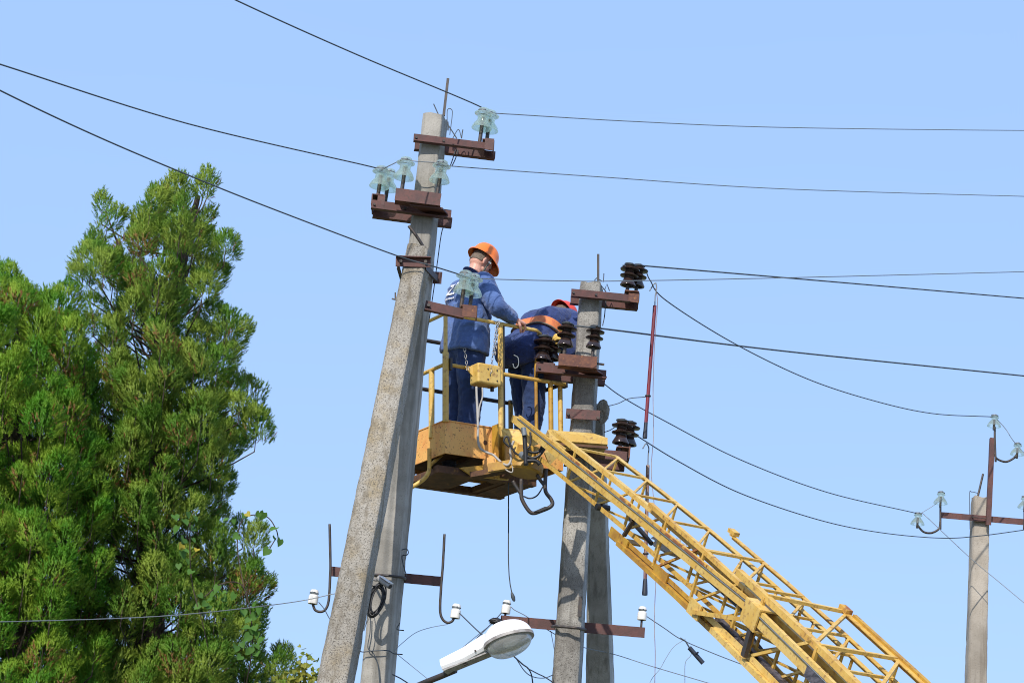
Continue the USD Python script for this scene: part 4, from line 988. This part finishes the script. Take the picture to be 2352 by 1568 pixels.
col_ = skinned([m3.Manifold.batch_hull([sph(nk + Z * .005 + .075 * (math.cos(t) * fw + math.sin(t) * rt) - Z * .02 * math.cos(t), .016), sph(nk + Z * .045 + .070 * (math.cos(t) * fw + math.sin(t) * rt) - Z * .035 * math.cos(t) - fw * .008, .009), sph(nk + Z * .005 + .075 * (math.cos(t + .4) * fw + math.sin(t + .4) * rt) - Z * .02 * math.cos(t + .4), .016), sph(nk + Z * .045 + .070 * (math.cos(t + .4) * fw + math.sin(t + .4) * rt) - Z * .035 * math.cos(t + .4) - fw * .008, .009)]) for t in np.arange(.3, 6.0, .4)], .014, 4)
part(jp, 'collar', col_, 'navy_cloth', smooth=True)
tr = [hull((hipR, .125), (hipL, .125), (hip + Z * .08, .14))] + limb((hipR, .128), (kn[0], .095), (feet[0] + Z * .04, .085)) + limb((hipL, .128), (kn[1], .095), (feet[1] + Z * .04, .085))
part(w1, 'trousers', skinned(tr, .016, 8, .011, 7, 8, (1, 1, 1.6)), 'trouser_cloth', smooth=True)
for q in feet:
    part(w1, 'boot', skinned([hull((q - fw * .06, .045), (q + fw * .08, .042), (q + fw * .13, .034)), hull((q, .05), (q + Z * .1, .05))], .02, 4), 'boot_black', smooth=True)
h1p = helmet(w1, L1(.002, 0, .060), hf, hu, rt, 'orange_plastic', 1.0)
for e in (-1, 1):
    part(h1p, 'chin_strap', tube(curve([L1(.03, e * .099, .065), L1(.028, e * .094, .02), L1(.032, e * .080, -.05), L1(.045, e * .045, -.100), L1(.055, 0, -.118)]), .0085, 6), 'grey_strap', smooth=True)
    part(h1p, 'buckle', box(L1(.030, e * .098, .012), hf, rt, hu, .026, .012, .014), 'white_porcelain')
# lettering on the back of the jacket, laid on the cloth
jv, jn_ = np.array(jacket.vertices), jacket.vertex_normals
back = jv[(jn_ @ fw) < -.15]; kd = cKDTree(np.c_[back @ rt, back @ Z])


def on_back(mesh, r0, z0, flip=False):
    v = np.array(mesh.vertices); out = []
    for x, y, d_ in v:
        rr, zz = np.dot(nk, rt) + r0 + x, nk[2] + z0 + y
        dd, ii = kd.query([rr, zz], 6)
        depth = (back[ii] @ fw).min()
        out.append(rt * rr + Z * zz + fw * (depth - .004 - (d_ > .001) * .003))
    return trimesh.Trimesh(out, mesh.faces, process=False)


def densify(m):
    v, f = trimesh.remesh.subdivide_to_size(m.vertices, m.faces, .02)
    return trimesh.Trimesh(v, f, process=False)


part(jp, 'lettering', on_back(densify(meshkit.text_mesh('ZA', .10, .002, True)), -.165, -.155), 'print_white', label='white lettering on the jacket back')
bar_ = cat(*[box([x, 0, .001], [1, 0, 0], [0, 1, 0], Z, .012, .012, .002) for x in np.arange(.03, .14, .022)])
part(jp, 'lettering', on_back(densify(bar_), -.20, -.19), 'print_white')

# --- the worker bending over
a2 = math.radians(42)
fw2 = np.array([math.cos(a2), math.sin(a2), 0]); rt2 = np.array([math.sin(a2), -math.cos(a2), 0])
Y2 = 21.80
hp2 = P(1209, 800, Y2)
w2 = thing('person', 'worker in dark blue overalls and orange belt bending over beside the second pole', 'person', [hp2[0], hp2[1], ZF0])
sh2 = P(1280, 744, Y2 + .26); mid2 = P(1246, 743, Y2 + .12)
bd2 = unit(sh2 - hp2); up2 = unit(Z - np.dot(Z, bd2) * bd2)
s2R, s2L = sh2 + rt2 * .18 - up2 * .02, sh2 - rt2 * .18 - up2 * .02
e2R, e2L = P(1308, 806, Y2 - .12), P(1316, 812, Y2 + .35)
r2R, r2L = P(1294, 782, 21.62), P(1306, 790, 21.75)
H2 = P(1284, 730, Y2 + .44)
hf2 = unit(fw2 * .55 - Z * .83); hu2 = unit(fw2 * .83 + Z * .55)
ft2 = [hp2 * [1, 1, 0] + np.array([.06, -.09, ZF0 + .05]), hp2 * [1, 1, 0] + np.array([.05, .12, ZF0 + .05])]
hpR, hpL = hp2 + rt2 * .09, hp2 - rt2 * .09
k2 = [(hpR + ft2[0]) / 2 + fw2 * .06, (hpL + ft2[1]) / 2 + fw2 * .06]
hd2R = hand(r2R, unit(P(1272, 760, 21.48) - r2R), unit([.3, -.8, .5]), .75, .82)
hd2L = hand(r2L, unit(P(1288, 768, 21.62) - r2L), unit([.3, -.5, .8]), .5)
body2 = skinned(head_ms(H2, hf2, hu2, rt2) + limb((H2 - hf2 * .02 - hu2 * .04, .058), (sh2 + bd2 * .06, .062), (sh2, .08)) + [hull((sh2 - bd2 * .03, .10), (hp2, .11))]
                + limb((sh2, .08), (s2R, .05), (e2R, .04), (r2R, .028)) + limb((sh2, .08), (s2L, .05), (e2L, .04), (r2L, .028)) + hd2R + hd2L
                + limb((hp2, .11), (hpR, .085), (k2[0], .055), (ft2[0] + Z * .05, .042)) + limb((hp2, .11), (hpL, .085), (k2[1], .055), (ft2[1] + Z * .05, .042)), .011, 6)
b2p = part(w2, 'body', body2, 'skin', smooth=True)
for e in (-1, 1):
    part(b2p, 'eye', trimesh.Trimesh(trimesh.creation.icosphere(1).vertices * .010 + H2 + hf2 * .088 + rt2 * e * .032 + hu2 * .004, trimesh.creation.icosphere(1).faces, process=False), 'eye_dark', smooth=True)
part(b2p, 'hair', skinned([hull((H2 - hf2 * .016 + hu2 * .047, .0895), (H2 - hf2 * .03 - hu2 * .02, .076))], .014, 2, .004, 40, 2, keep=[(-hf2, -np.dot(hf2, H2 + hf2 * .012))]), 'hair', smooth=True)
jk2 = [hull((sh2 + rt2 * .12 - up2 * .01, .125), (sh2 - rt2 * .12 - up2 * .01, .125), (mid2 + rt2 * .10, .135), (mid2 - rt2 * .10, .135)),
       hull((mid2 + rt2 * .10, .135), (mid2 - rt2 * .10, .135), (hp2 + bd2 * .10 + rt2 * .11, .14), (hp2 + bd2 * .10 - rt2 * .11, .14))]
jk2 += limb((sh2 + rt2 * .1, .11), (s2R, .10), (e2R, .075), (r2R + (e2R - r2R) * .12, .05)) + limb((sh2 - rt2 * .1, .11), (s2L, .10), (e2L, .072), (r2L + (e2L - r2L) * .12, .05))
jp2 = part(w2, 'jacket', skinned(jk2, .014, 8, .008, 8, 13, (1, 1, 1)), 'overall_cloth', smooth=True)
sk = [hull((hp2 + bd2 * .10 + rt2 * .11, .142), (hp2 + bd2 * .10 - rt2 * .11, .142), (hp2 - bd2 * .03 - Z * .01 + rt2 * .115, .165), (hp2 - bd2 * .03 - Z * .01 - rt2 * .115, .165), (hp2 - fw2 * .09 - Z * .05 + rt2 * .10, .14), (hp2 - fw2 * .09 - Z * .05 - rt2 * .10, .14))]
kn_ = unit(-fw2 * -.55 + Z * .83)
kn_ = unit(Z * .75 - fw2 * .66)
part(jp2, 'jacket_skirt', skinned(sk, .014, 5, .010, 8, 17, keep=[(kn_, np.dot(kn_, hp2 - Z * .055 + fw2 * .05))]), 'overall_cloth', smooth=True)
tr2 = [hull((hpR, .125), (hpL, .125), (hp2 + bd2 * .06, .13))] + limb((hpR, .118), (k2[0], .092), (ft2[0] + Z * .04, .080)) + limb((hpL, .118), (k2[1], .092), (ft2[1] + Z * .04, .080))
part(w2, 'trousers', skinned(tr2, .016, 8, .012, 7, 21, (1, 1, 1.4)), 'trouser_cloth', smooth=True)
for q in ft2:
    part(w2, 'boot', skinned([hull((q - fw2 * .06, .045), (q + fw2 * .08, .042), (q + fw2 * .13, .034)), hull((q, .05), (q + Z * .1, .05))], .02, 4), 'boot_black', smooth=True)
helmet(w2, H2 + hu2 * .060, hf2, hu2, rt2, 'red_plastic', 1.0)
# belt: a band round the waist
bx = unit(mid2 - hp2 - bd2 * .1); bu = unit(Z - np.dot(Z, bx) * bx)
bc = hp2 + bd2 * .10 + (mid2 - hp2 - bd2 * .10) * .55
bl_in, bl_out = [], []
VB, FB = [], []
nb = 48
for i in range(nb):
    t = i / nb * 2 * math.pi
    c_, s_ = math.cos(t), math.sin(t)
    rad = rt2 * (c_ * .150 + np.sign(c_) * .108) + bu * s_ * .152
    for dd in (-.043, .043):
        VB.append(bc + rad + bx * dd)
    for dd in (-.043, .043):
        VB.append(bc + rad * .93 + bx * dd)
for i in range(nb):
    a, b = i * 4, (i + 1) % nb * 4
    for p, q in ((0, 1), (1, 3), (3, 2), (2, 0)):
        FB += [(a + p, b + p, b + q), (a + p, b + q, a + q)]
bm = trimesh.Trimesh(VB, FB, process=False); bm.fix_normals()
belt = part(w2, 'safety_belt', bm, 'belt_orange', smooth=40)
part(belt, 'belt_edge', tube([bc + rt2 * (math.cos(t) * .156 + np.sign(math.cos(t)) * .11) + bu * math.sin(t) * .156 - bx * .042 for t in np.linspace(0, 2 * math.pi, 49)], .007, 6), 'grey_strap', smooth=True)
for hh in (hd2R, hd2L):
    gl = skinned(hh, .008, 3)
    gl.vertices = np.array(gl.vertices) + gl.vertex_normals * .004
    part(w2, 'glove', gl, 'glove_yellow', smooth=True)
part(w2, 'cuff', skinned(limb((e2R, .079), (e2R + (r2R - e2R) * .35, .070)), .02, 3), 'teal_cloth', smooth=True, label='teal sleeve end')

# ---------------------------------------------------------------- street lamp
Yl = 19.2
tailp, tip = P(1020, 1533, 19.25), P(1223, 1450, 19.0)
e1 = unit(tip - tailp); e2 = unit(np.cross(Z, e1)); e3 = np.cross(e1, e2)
e3 = unit(e3 + .12 * e2); e2 = unit(np.cross(e3, e1))
LT = np.linalg.norm(tip - tailp)
lamp = thing('street_lamp', 'white street lamp head with glass bowl on a dark pipe arm at the bottom edge', 'street lamp', P(868, 1620, 20.2))
Lp = lambda x, y, z: tailp + e1 * x + e2 * y + e3 * z
# head shell: half dome over an egg-shaped rim
hx0, hx1 = LT * .47, LT


def egg(t):
    c, s = math.cos(t), math.sin(t)
    cx = (hx0 + hx1) / 2
    return cx + (hx1 - hx0) / 2 * c, .150 * s * (1 - .10 * c)


def dome(hgt, pw, sgn, scale=1.0, z0=0.0):
    V, Fc = [], []; n, k = 40, 12
    for i in range(k):
        f_ = i / (k - 1); a = f_ * math.pi / 2 * .985
        for j in range(n):
            x, y = egg(j / n * 2 * math.pi); cx = (hx0 + hx1) / 2 - .02 * math.sin(a)
            q = math.cos(a) ** pw * scale
            V.append(Lp(cx + (x - cx) * q, y * q, z0 + sgn * hgt * math.sin(a)))
    for i in range(k - 1):
        for j in range(n):
            q = (j + 1) % n
            Fc += [(i * n + j, i * n + q, (i + 1) * n + q), (i * n + j, (i + 1) * n + q, (i + 1) * n + j)]
    for j in range(1, n - 1):
        Fc.append(((k - 1) * n, (k - 1) * n + j, (k - 1) * n + j + 1))
    m = trimesh.Trimesh(V, Fc, process=False)
    return m


hs = part(lamp, 'head_shell', dome(.155, .8, 1), 'lamp_white', smooth=40)
n = 48
VV_, FF_ = [], []
for j in range(n):
    x, y = egg(j / n * 2 * math.pi); cx = (hx0 + hx1) / 2
    for sc, zz in ((1.02, .012), (1.02, -.012), (.86, -.014), (.86, .0)):
        VV_.append(Lp(cx + (x - cx) * sc, y * sc, zz))
for j in range(n):
    a, b = j * 4, (j + 1) % n * 4
    for p, q in ((0, 1), (1, 2), (2, 3), (3, 0)):
        FF_ += [(a + p, a + q, b + q), (a + p, b + q, b + p)]
rm = trimesh.Trimesh(VV_, FF_, process=False); rm.fix_normals()
part(hs, 'rim', rm, 'lamp_grey', smooth=40)
part(lamp, 'glass_bowl', dome(.085, .65, -1, .90, -.015), 'lamp_glass', smooth=40)
part(lamp, 'reflector', dome(.12, .8, 1, .84, -.004), 'silver', smooth=40)
part(lamp, 'bulb', trimesh.Trimesh(Lp(LT * .76, 0, -.01) + trimesh.creation.icosphere(2).vertices @ np.array([e1 * .075, e2 * .035, e3 * .035]), trimesh.creation.icosphere(2).faces, process=False), 'white_porcelain', smooth=True)
# tail housing: flat topped box that narrows
V = []
for x, wd, top, bot in ((-.005, .048, .062, -.02), (LT * .25, .058, .075, -.03), (LT * .47, .078, .10, -.02), (LT * .54, .085, .105, -.005)):
    for yy, zz in ((-.75, bot), (-1, bot + .02), (-1, top - .03), (-.7, top), (.7, top), (1, top - .03), (1, bot + .02), (.75, bot)):
        V.append(Lp(x, yy * wd, zz))
Fc = []
for i in range(3):
    for j in range(8):
        q = (j + 1) % 8
        Fc += [(i * 8 + j, i * 8 + q, (i + 1) * 8 + q), (i * 8 + j, (i + 1) * 8 + q, (i + 1) * 8 + j)]
for j in range(1, 7):
    Fc += [(0, j + 1, j), (24, 24 + j, 24 + j + 1)]
th_ = trimesh.Trimesh(V, Fc, process=False); th_.fix_normals()
tlp = part(lamp, 'tail_housing', th_, 'lamp_white', smooth=30)
part(tlp, 'lower_cover', beam(Lp(.0, 0, -.034), Lp(LT * .5, 0, -.034), .09, .012, e3), 'lamp_grey')
part(tlp, 'screw', tube([Lp(LT * .40, -.078, .0), Lp(LT * .40, -.070, .0)], .008, 8), 'dark_steel')
part(tlp, 'latch', box(Lp(LT * .24, -.02, -.045), e1, e2, e3, .025, .02, .014), 'dark_steel')
part(lamp, 'arm', tube(curve([P(1046, 1538, 19.26), P(1010, 1553, 19.36), P(975, 1567, 19.5), P(882, 1606, 20.1)]), .023, 12), 'dark_steel', smooth=40)

# ---------------------------------------------------------------- camera and cable coil on the near pole
cc = thing('security_camera', 'small white and grey bullet camera on the near pole above the cable coil', 'camera', P(868, 1325, 20.1))
c0, c1 = P(869, 1327, 19.98), P(896, 1346, 19.9)
cx = unit(c1 - c0); cy = unit(np.cross(Z, cx)); cz = np.cross(cx, cy)
cbod = part(cc, 'body', tube([c0, c1], .022, 14), 'lamp_grey', smooth=40)
part(cbod, 'sun_shield', box((c0 + c1) / 2 + cz * .026 + cx * .005, cx, cy, cz, .125, .055, .006), 'lamp_white')
part(cbod, 'lens', tube([c1, c1 + cx * .006], .016, 12), 'rubber')
part(cc, 'bracket', tube([P(858, 1330, 20.1), P(864, 1332, 20.02), c0 + cx * .03], .010, 8), 'lamp_grey')
rr_ = np.random.default_rng(4)
loops = []
cbc = P(864, 1378, 19.98)
for i in range(9):
    o = rr_.normal(0, .008, 3); rx, rz = .052 + rr_.normal(0, .006), .122 + rr_.normal(0, .006)
    loops.append(tube([cbc + o * [1, 1, 1] + np.array([rx * math.cos(t) + .02 * math.sin(t), .01 * math.sin(2 * t + i), rz * math.sin(t)]) for t in np.linspace(0, 2 * math.pi, 33)], .0065, 6))
coil = part('/World', 'cable_coil', cat(loops), 'rubber', smooth=True, label='black coil of spare cable hung on the near pole below the camera', category='cable coil')
wire([(868, 1345, 19.98), (878, 1352, 19.97), (886, 1365, 19.97)], .009, 'short black cable tail beside the coil', 'rubber')
wire([(845, 1332, 19.95), (856, 1345, 19.95), (864, 1343, 19.98), (872, 1336, 19.98)], .0055, 'thin loop of cable linking the coil and the camera', 'rubber')
wire([(838, 1345, 20.0), (845, 1380, 20.0), (843, 1420, 20.0), (836, 1448, 20.0)], .004, 'thin cable running down the gap beside the coil', 'dark_wire')


# ---------------------------------------------------------------- conifers
def inside(poly, x, y):
    poly = np.asarray(poly, float); x, y = np.asarray(x), np.asarray(y)
    r = np.zeros(x.shape, bool); j = len(poly) - 1
    for i in range(len(poly)):
        xi, yi, xj, yj = *poly[i], *poly[j]
        c = ((yi > y) != (yj > y)) & (x < (xj - xi) * (y - yi) / (yj - yi + 1e-9) + xi)
        r ^= c; j = i
    return r


def edge_dist(poly, x, y):
    poly = np.asarray(poly, float); best = np.full(x.shape, 1e9)
    for i in range(len(poly)):
        a, b = poly[i - 1], poly[i]; ab = b - a
        t = np.clip(((x - a[0]) * ab[0] + (y - a[1]) * ab[1]) / (ab @ ab), 0, 1)
        best = np.minimum(best, np.hypot(x - a[0] - t * ab[0], y - a[1] - t * ab[1]))
    return best


def blades(base, direc, length, width, rg):
    """Thin curved-out blades: one triangle each."""
    n = len(base)
    sidev = np.cross(direc, rg.normal(size=(n, 3))); sidev /= np.linalg.norm(sidev, axis=1, keepdims=True) + 1e-9
    v = np.empty((n, 3, 3))
    v[:, 0] = base - sidev * width[:, None]; v[:, 1] = base + sidev * width[:, None]; v[:, 2] = base + direc * length[:, None]
    return v.reshape(-1, 3)


RECESS = [(380, 1440, 52), (235, 1420, 40), (300, 1330, 36), (460, 1290, 34), (290, 1090, 40), (420, 1150, 30), (130, 1080, 30), (80, 1290, 36), (200, 960, 28), (420, 810, 30), (300, 735, 22), (380, 680, 20), (500, 960, 26), (540, 1420, 26), (190, 1250, 24), (60, 1460, 34)]
LOBES = [(237, 478), (240, 520), (203, 528), (212, 600), (190, 640), (480, 418), (488, 455), (436, 452), (345, 484), (330, 540), (518, 572), (515, 625), (460, 520), (520, 790), (500, 840), (520, 750), (575, 925), (590, 985), (560, 1030), (525, 1090), (560, 1225), (585, 1240), (570, 1340), (590, 1385), (650, 1530), (20, 668), (70, 690), (140, 715)]


def conifer(poly, gaps, Yc, depth, seed, trunk, limbs, label, m, spacing=58, holes=1.0):
    """Crown of many upright plumes: plume centres fill the crown's volume, each set with tufts of thin blades that point up and outwards."""
    rg = np.random.default_rng(seed)
    poly = np.asarray(poly, float); lo, hi = poly.min(0), poly.max(0)
    cand = rg.uniform(lo, hi, (24000, 2)); cand = cand[inside(poly, cand[:, 0], cand[:, 1])]
    ed = edge_dist(poly, cand[:, 0], cand[:, 1])
    cand, ed = cand[ed > 20], ed[ed > 20]
    cen = []
    kept = np.zeros((0, 3))
    lobes = [(x_, y_, 40.0) for x_, y_ in LOBES if inside(poly, np.array([x_]), np.array([y_]))[0]]
    cand = np.vstack([np.array([q_[:2] for q_ in lobes]).reshape(-1, 2), cand]); ed = np.concatenate([[q_[2] for q_ in lobes], ed])
    for (x, y), e in zip(cand, ed):
        if any(math.hypot(x - gx, y - gy) < gr + 14 for gx, gy, gr in gaps):
            continue
        thick = min(1.0, (e / 150.0) ** .6) * depth
        dy = rg.uniform(-1, 1) * thick
        # recesses: the near side opens into the shaded inside of the crown
        if dy < .35 * depth and any(math.hypot((x - gx) * .8, y - gy) < gr for gx, gy, gr in RECESS):
            continue
        if e > 45 and dy < .3 * depth and meshkit.noise(np.array([x / 62.0, y / 62.0, seed * 3.7]), 4) > .68:
            continue
        q = np.array([x, y, dy * 200])
        if len(kept) and (np.linalg.norm((kept - q) * [1, .8, .75], axis=1) < spacing).any():
            continue
        kept = np.vstack([kept, q]); cen.append((x, y, Yc + dy, e))
        if len(cen) > 900:
            break
    green, dry, twigs = [], [], []
    for (x, y, Y, e) in cen:
        c = P(x, y, Y); R = min(.158 * rg.uniform(.65, 1.3), (e + 8) / 255.0); H = R * rg.uniform(1.25, 1.8)
        nt = int(300 * (R / .158) ** 2)
        d = rg.normal(size=(nt, 3)); d /= np.linalg.norm(d, axis=1, keepdims=True)
        d[:, 2] = np.where(d[:, 2] < -.55, -d[:, 2], d[:, 2])
        lump = meshkit.noise(d * 2.4 + c * 3.0, 5); rad = rg.uniform(.45, 1, nt) ** .25 * (.60 + .60 * lump)
        lean = rg.normal(0, .22, 3); lean[2] = 0
        pos = c + d * rad[:, None] * [R, R, H] + lean * d[:, 2:3] * H
        tdir = d * [.75, .75, .30] + [0, 0, .85] + lean * .8 + rg.normal(0, .22, (nt, 3)); tdir /= np.linalg.norm(tdir, axis=1, keepdims=True)
        k = 15
        pb = np.repeat(pos, k, 0) + np.repeat(tdir, k, 0) * rg.uniform(-.035, .045, nt * k)[:, None]
        bd_ = np.repeat(tdir, k, 0) + rg.normal(0, .38, (nt * k, 3)); bd_ /= np.linalg.norm(bd_, axis=1, keepdims=True)
        v = blades(pb, bd_, rg.uniform(.016, .036, nt * k), rg.uniform(.0026, .0044, nt * k), rg)
        # each blade faces out of its plume; the shading follows the plume's round form, roughened
        nn = np.repeat(d * [1, 1, .8] + [0, 0, .25], k, 0) + rg.normal(0, .35, (nt * k, 3)); nn /= np.linalg.norm(nn, axis=1, keepdims=True)
        t3 = v.reshape(-1, 3, 3); fl = (np.cross(t3[:, 1] - t3[:, 0], t3[:, 2] - t3[:, 0]) * nn).sum(1) < 0
        t3[fl] = t3[fl][:, ::-1]; v = t3.reshape(-1, 3); n3 = np.repeat(nn, 3, 0)
        isdry = (rg.random(nt) < (.03 if rg.random() > .10 else .4)) & (d[:, 2] < .45)
        sel = np.repeat(isdry, k * 3)
        green.append(np.hstack([v, n3])[~sel]); dry.append(np.hstack([v, n3])[sel])
        twigs.append((c - [0, 0, H * .9], c + [0, 0, H * .35]))
    gb = P(*trunk[0])
    o = thing('conifer_tree', label, 'tree', [gb[0], gb[1], 0])
    tp = [np.array([gb[0], gb[1], 0.0])] + [P(*q) for q in trunk]
    tc = curve(tp, 8)
    tk = part(o, 'trunk', tube(tc, np.linspace(.17, .025, len(tc)), 10), 'bark', smooth=True)
    for lm in limbs:
        lc = curve([P(*q) for q in lm], 6)
        part(o, 'limb', tube(lc, np.linspace(.022, .006, len(lc)), 6), 'bark', smooth=True)
    # twigs inside each plume, reaching back to the trunk
    tw = []
    T = np.array(tc)
    for a, b in twigs:
        i = np.argmin(np.linalg.norm((T - (a - [0, 0, .35])) * [1, 1, 1.0], axis=1))
        mid_ = (T[i] + a) / 2 - [0, 0, .05] + rg.normal(0, .03, 3)
        tw.append(tube([T[i], mid_, a, b], [.013, .009, .006, .002], 4))
    part(o, 'twigs', cat(tw), 'bark', kind='stuff')
    for nm, l, mm in (('foliage', green, m), ('dry_foliage', dry, 'needle_dry')):
        v = np.vstack(l)
        fp = part(o, nm, trimesh.Trimesh(v[:, :3], np.arange(len(v)).reshape(-1, 3), process=False), mm, kind='stuff')
        fm = UsdGeom.Mesh(stage.GetPrimAtPath(fp)); fm.CreateNormalsAttr(Vt.Vec3fArray.FromNumpy(v[:, 3:].astype(np.float32))); fm.SetNormalsInterpolation('vertex')
    return len(cen)


tall = [(478, 380), (503, 392), (511, 470), (492, 520), (500, 548), (525, 540), (543, 575), (540, 640), (520, 690), (495, 706), (518, 715), (540, 760), (545, 830), (525, 872), (560, 868), (592, 885), (606, 930), (616, 985), (592, 1030), (552, 1090), (530, 1130), (512, 1165), (508, 1195), (535, 1185),
        (590, 1185), (612, 1215), (610, 1260), (575, 1290), (603, 1315), (618, 1370), (600, 1420), (606, 1480), (640, 1490), (660, 1520), (690, 1568), (720, 1720), (110, 1720), (120, 900), (175, 760), (195, 715), (165, 640), (178, 580), (208, 556), (180, 540), (183, 490), (206, 448), (240, 440), (266, 458), (274, 530), (292, 508),
        (304, 462), (340, 438), (372, 430), (400, 412), (440, 396)]
left = [(-190, 640), (-100, 600), (0, 640), (50, 628), (88, 655), (104, 700), (138, 682), (178, 712), (200, 760), (240, 900), (250, 1200), (240, 1720), (-240, 1720)]
conifer(tall, [(325, 832, 36), (418, 932, 36), (366, 612, 22), (284, 600, 18), (288, 500, 26), (430, 700, 14), (250, 690, 14), (505, 700, 20), (330, 1040, 14), (470, 1130, 14), (300, 1280, 16), (155, 932, 16), (566, 1285, 14), (400, 585, 12), (556, 700, 42), (580, 850, 36), (470, 712, 16), (566, 1152, 42), (640, 1292, 38), (536, 500, 32), (160, 540, 22), (138, 690, 16), (530, 1090, 14), (445, 640, 14), (350, 745, 14), (230, 850, 18), (480, 1010, 18)], 23.6, 1.0, 3,
        [(335, 1568, 23.6), (340, 1150, 23.6), (365, 850, 23.6), (410, 640, 23.6), (455, 450, 23.6)],
        [[(345, 900, 23.5), (310, 850, 23.4), (270, 820, 23.4)], [(360, 870, 23.6), (340, 820, 23.6), (320, 800, 23.6)], [(350, 1040, 23.6), (410, 960, 23.5), (445, 890, 23.4)], [(400, 990, 23.5), (440, 940, 23.5), (470, 925, 23.5)], [(365, 850, 23.6), (300, 640, 23.5), (240, 480, 23.5)], [(345, 1100, 23.6), (450, 1010, 23.6), (560, 940, 23.5)]],
        'tall green conifer with ragged plumes of foliage left of the near pole', 'needle_green')
conifer(left, [(70, 960, 12)], 22.6, .9, 8, [(40, 1568, 22.6), (40, 1100, 22.6), (50, 850, 22.6), (45, 680, 22.6)], [[(40, 1300, 22.6), (90, 1330, 22.3), (0, 1310, 22.1)]],
        'shorter bright green conifer cut off by the left edge', 'needle_vivid')

# ---------------------------------------------------------------- climbing vine and shrub
vine = thing('climbing_vine', 'climbing vine with broad heart shaped leaves on the right side of the tall conifer', 'vine', P(520, 1560, 22.9))
rg = np.random.default_rng(21)


def leaf(c, s, nrm, tipd):
    """Heart-shaped leaf, a little folded along its midrib."""
    nrm = unit(nrm); y = unit(np.asarray(tipd) - np.dot(tipd, nrm) * nrm); x = np.cross(y, nrm)
    o = [(0, -.30, .0), (.30, -.48, .06), (.52, -.22, .10), (.46, .12, .08), (.22, .42, .04), (0, .68, -.05), (-.22, .42, .04), (-.46, .12, .08), (-.52, -.22, .10), (-.30, -.48, .06), (0, .1, -.02)]
    V = [c + s * (x * a + y * b + nrm * d_) for a, b, d_ in o]
    return trimesh.Trimesh(V, [(10, i, (i + 1) % 10) for i in range(10)], process=False)


stems = [[(500, 1600, 23.0), (470, 1450, 22.5), (440, 1330, 22.42), (436, 1200, 22.42)], [(560, 1600, 22.9), (580, 1470, 22.5), (560, 1350, 22.45), (510, 1340, 22.42), (470, 1370, 22.42)], [(560, 1350, 22.9), (545, 1250, 23.0), (560, 1190, 23.0), (610, 1185, 23.0), (634, 1215, 23.0), (640, 1245, 23.0)], [(634, 1235, 23.0), (622, 1255, 23.0), (616, 1268, 23.0)]]
for st_ in stems:
    part(vine, 'stem', tube(curve([P(*q) for q in st_]), .005, 6), 'bark', smooth=True)
spots = [(420, 1235), (428, 1262), (410, 1250), (432, 1285), (414, 1296), (440, 1210), (444, 1240), (408, 1215), (436, 1310), (450, 1262), (425, 1200), (418, 1272),
         (634, 1214), (626, 1236), (641, 1246), (616, 1268), (556, 1182), (572, 1180), (592, 1178), (606, 1184), (522, 1188), (540, 1194), (545, 1230),
         (470, 1386), (455, 1395), (482, 1374), (490, 1362), (505, 1366), (520, 1358), (462, 1372), (535, 1362), (500, 1350), (478, 1392), (515, 1372),
         (560, 1408), (572, 1424), (582, 1412), (590, 1436), (578, 1446), (568, 1462), (586, 1460), (592, 1480), (580, 1490), (564, 1440), (560, 1480), (575, 1476), (566, 1496), (590, 1500), (552, 1506), (540, 1488), (600, 1470),
         (430, 1180), (446, 1190), (400, 1190), (584, 1392), (596, 1404)]
for (x, y) in spots:
    edge = x > 600 and y < 1280
    c = P(x + rg.normal(0, 3), y + rg.normal(0, 3), 22.36 + rg.uniform(-.1, .1) if not edge else 22.95)
    nrm = unit(np.array([rg.normal(0, .8), -1.0, rg.uniform(-.2, 1.4)])) if not edge else unit(np.array([rg.normal(0, .6), -.5, rg.normal(0, .8)]))
    part(vine, 'leaf', leaf(c, rg.uniform(.05, .085), nrm, np.array([rg.normal(0, .8), -.3, -1])), 'vine_leaf_yellow' if rg.random() < .07 else 'vine_leaf', smooth=True)
# the yellowing shrub at the foot of the near pole's brace
shrub = thing('shrub', 'yellow green leafy shrub tops at the bottom edge left of the leaning brace', 'shrub', [P(690, 1600, 21.8)[0], 21.8, 0])
base = np.array([P(690, 1600, 21.8)[0], 21.8, 0.0])
lv = []
for (x, y) in [(706, 1506), (694, 1530), (676, 1540), (724, 1545), (660, 1552), (690, 1560), (712, 1556), (640, 1575)]:
    p = P(x, y, 21.8)
    st_ = curve([base, base * [1, 1, 0] + (p - base) * [.5, .5, .55], p])
    part(shrub, 'branch', tube(st_, np.linspace(.02, .003, len(st_)), 6), 'bark', smooth=True)
    for k in range(26):
        c = p + rg.normal(0, 1, 3) * [.05, .05, .06] - Z * .05
        m_ = leaf(c, rg.uniform(.03, .05), rg.normal(0, 1, 3) + [0, -.6, .6], rg.normal(0, 1, 3) + [0, 0, .4])
        lv.append(m_)
    for k in range(120):
        t = rg.uniform(.55, .98); c = st_[int(t * (len(st_) - 1))] + rg.normal(0, .12, 3)
        lv.append(leaf(c, rg.uniform(.03, .05), rg.normal(0, 1, 3) + [0, -.6, .6], rg.normal(0, 1, 3)))
part(shrub, 'leaves', cat(lv), 'shrub_leaf', kind='stuff')
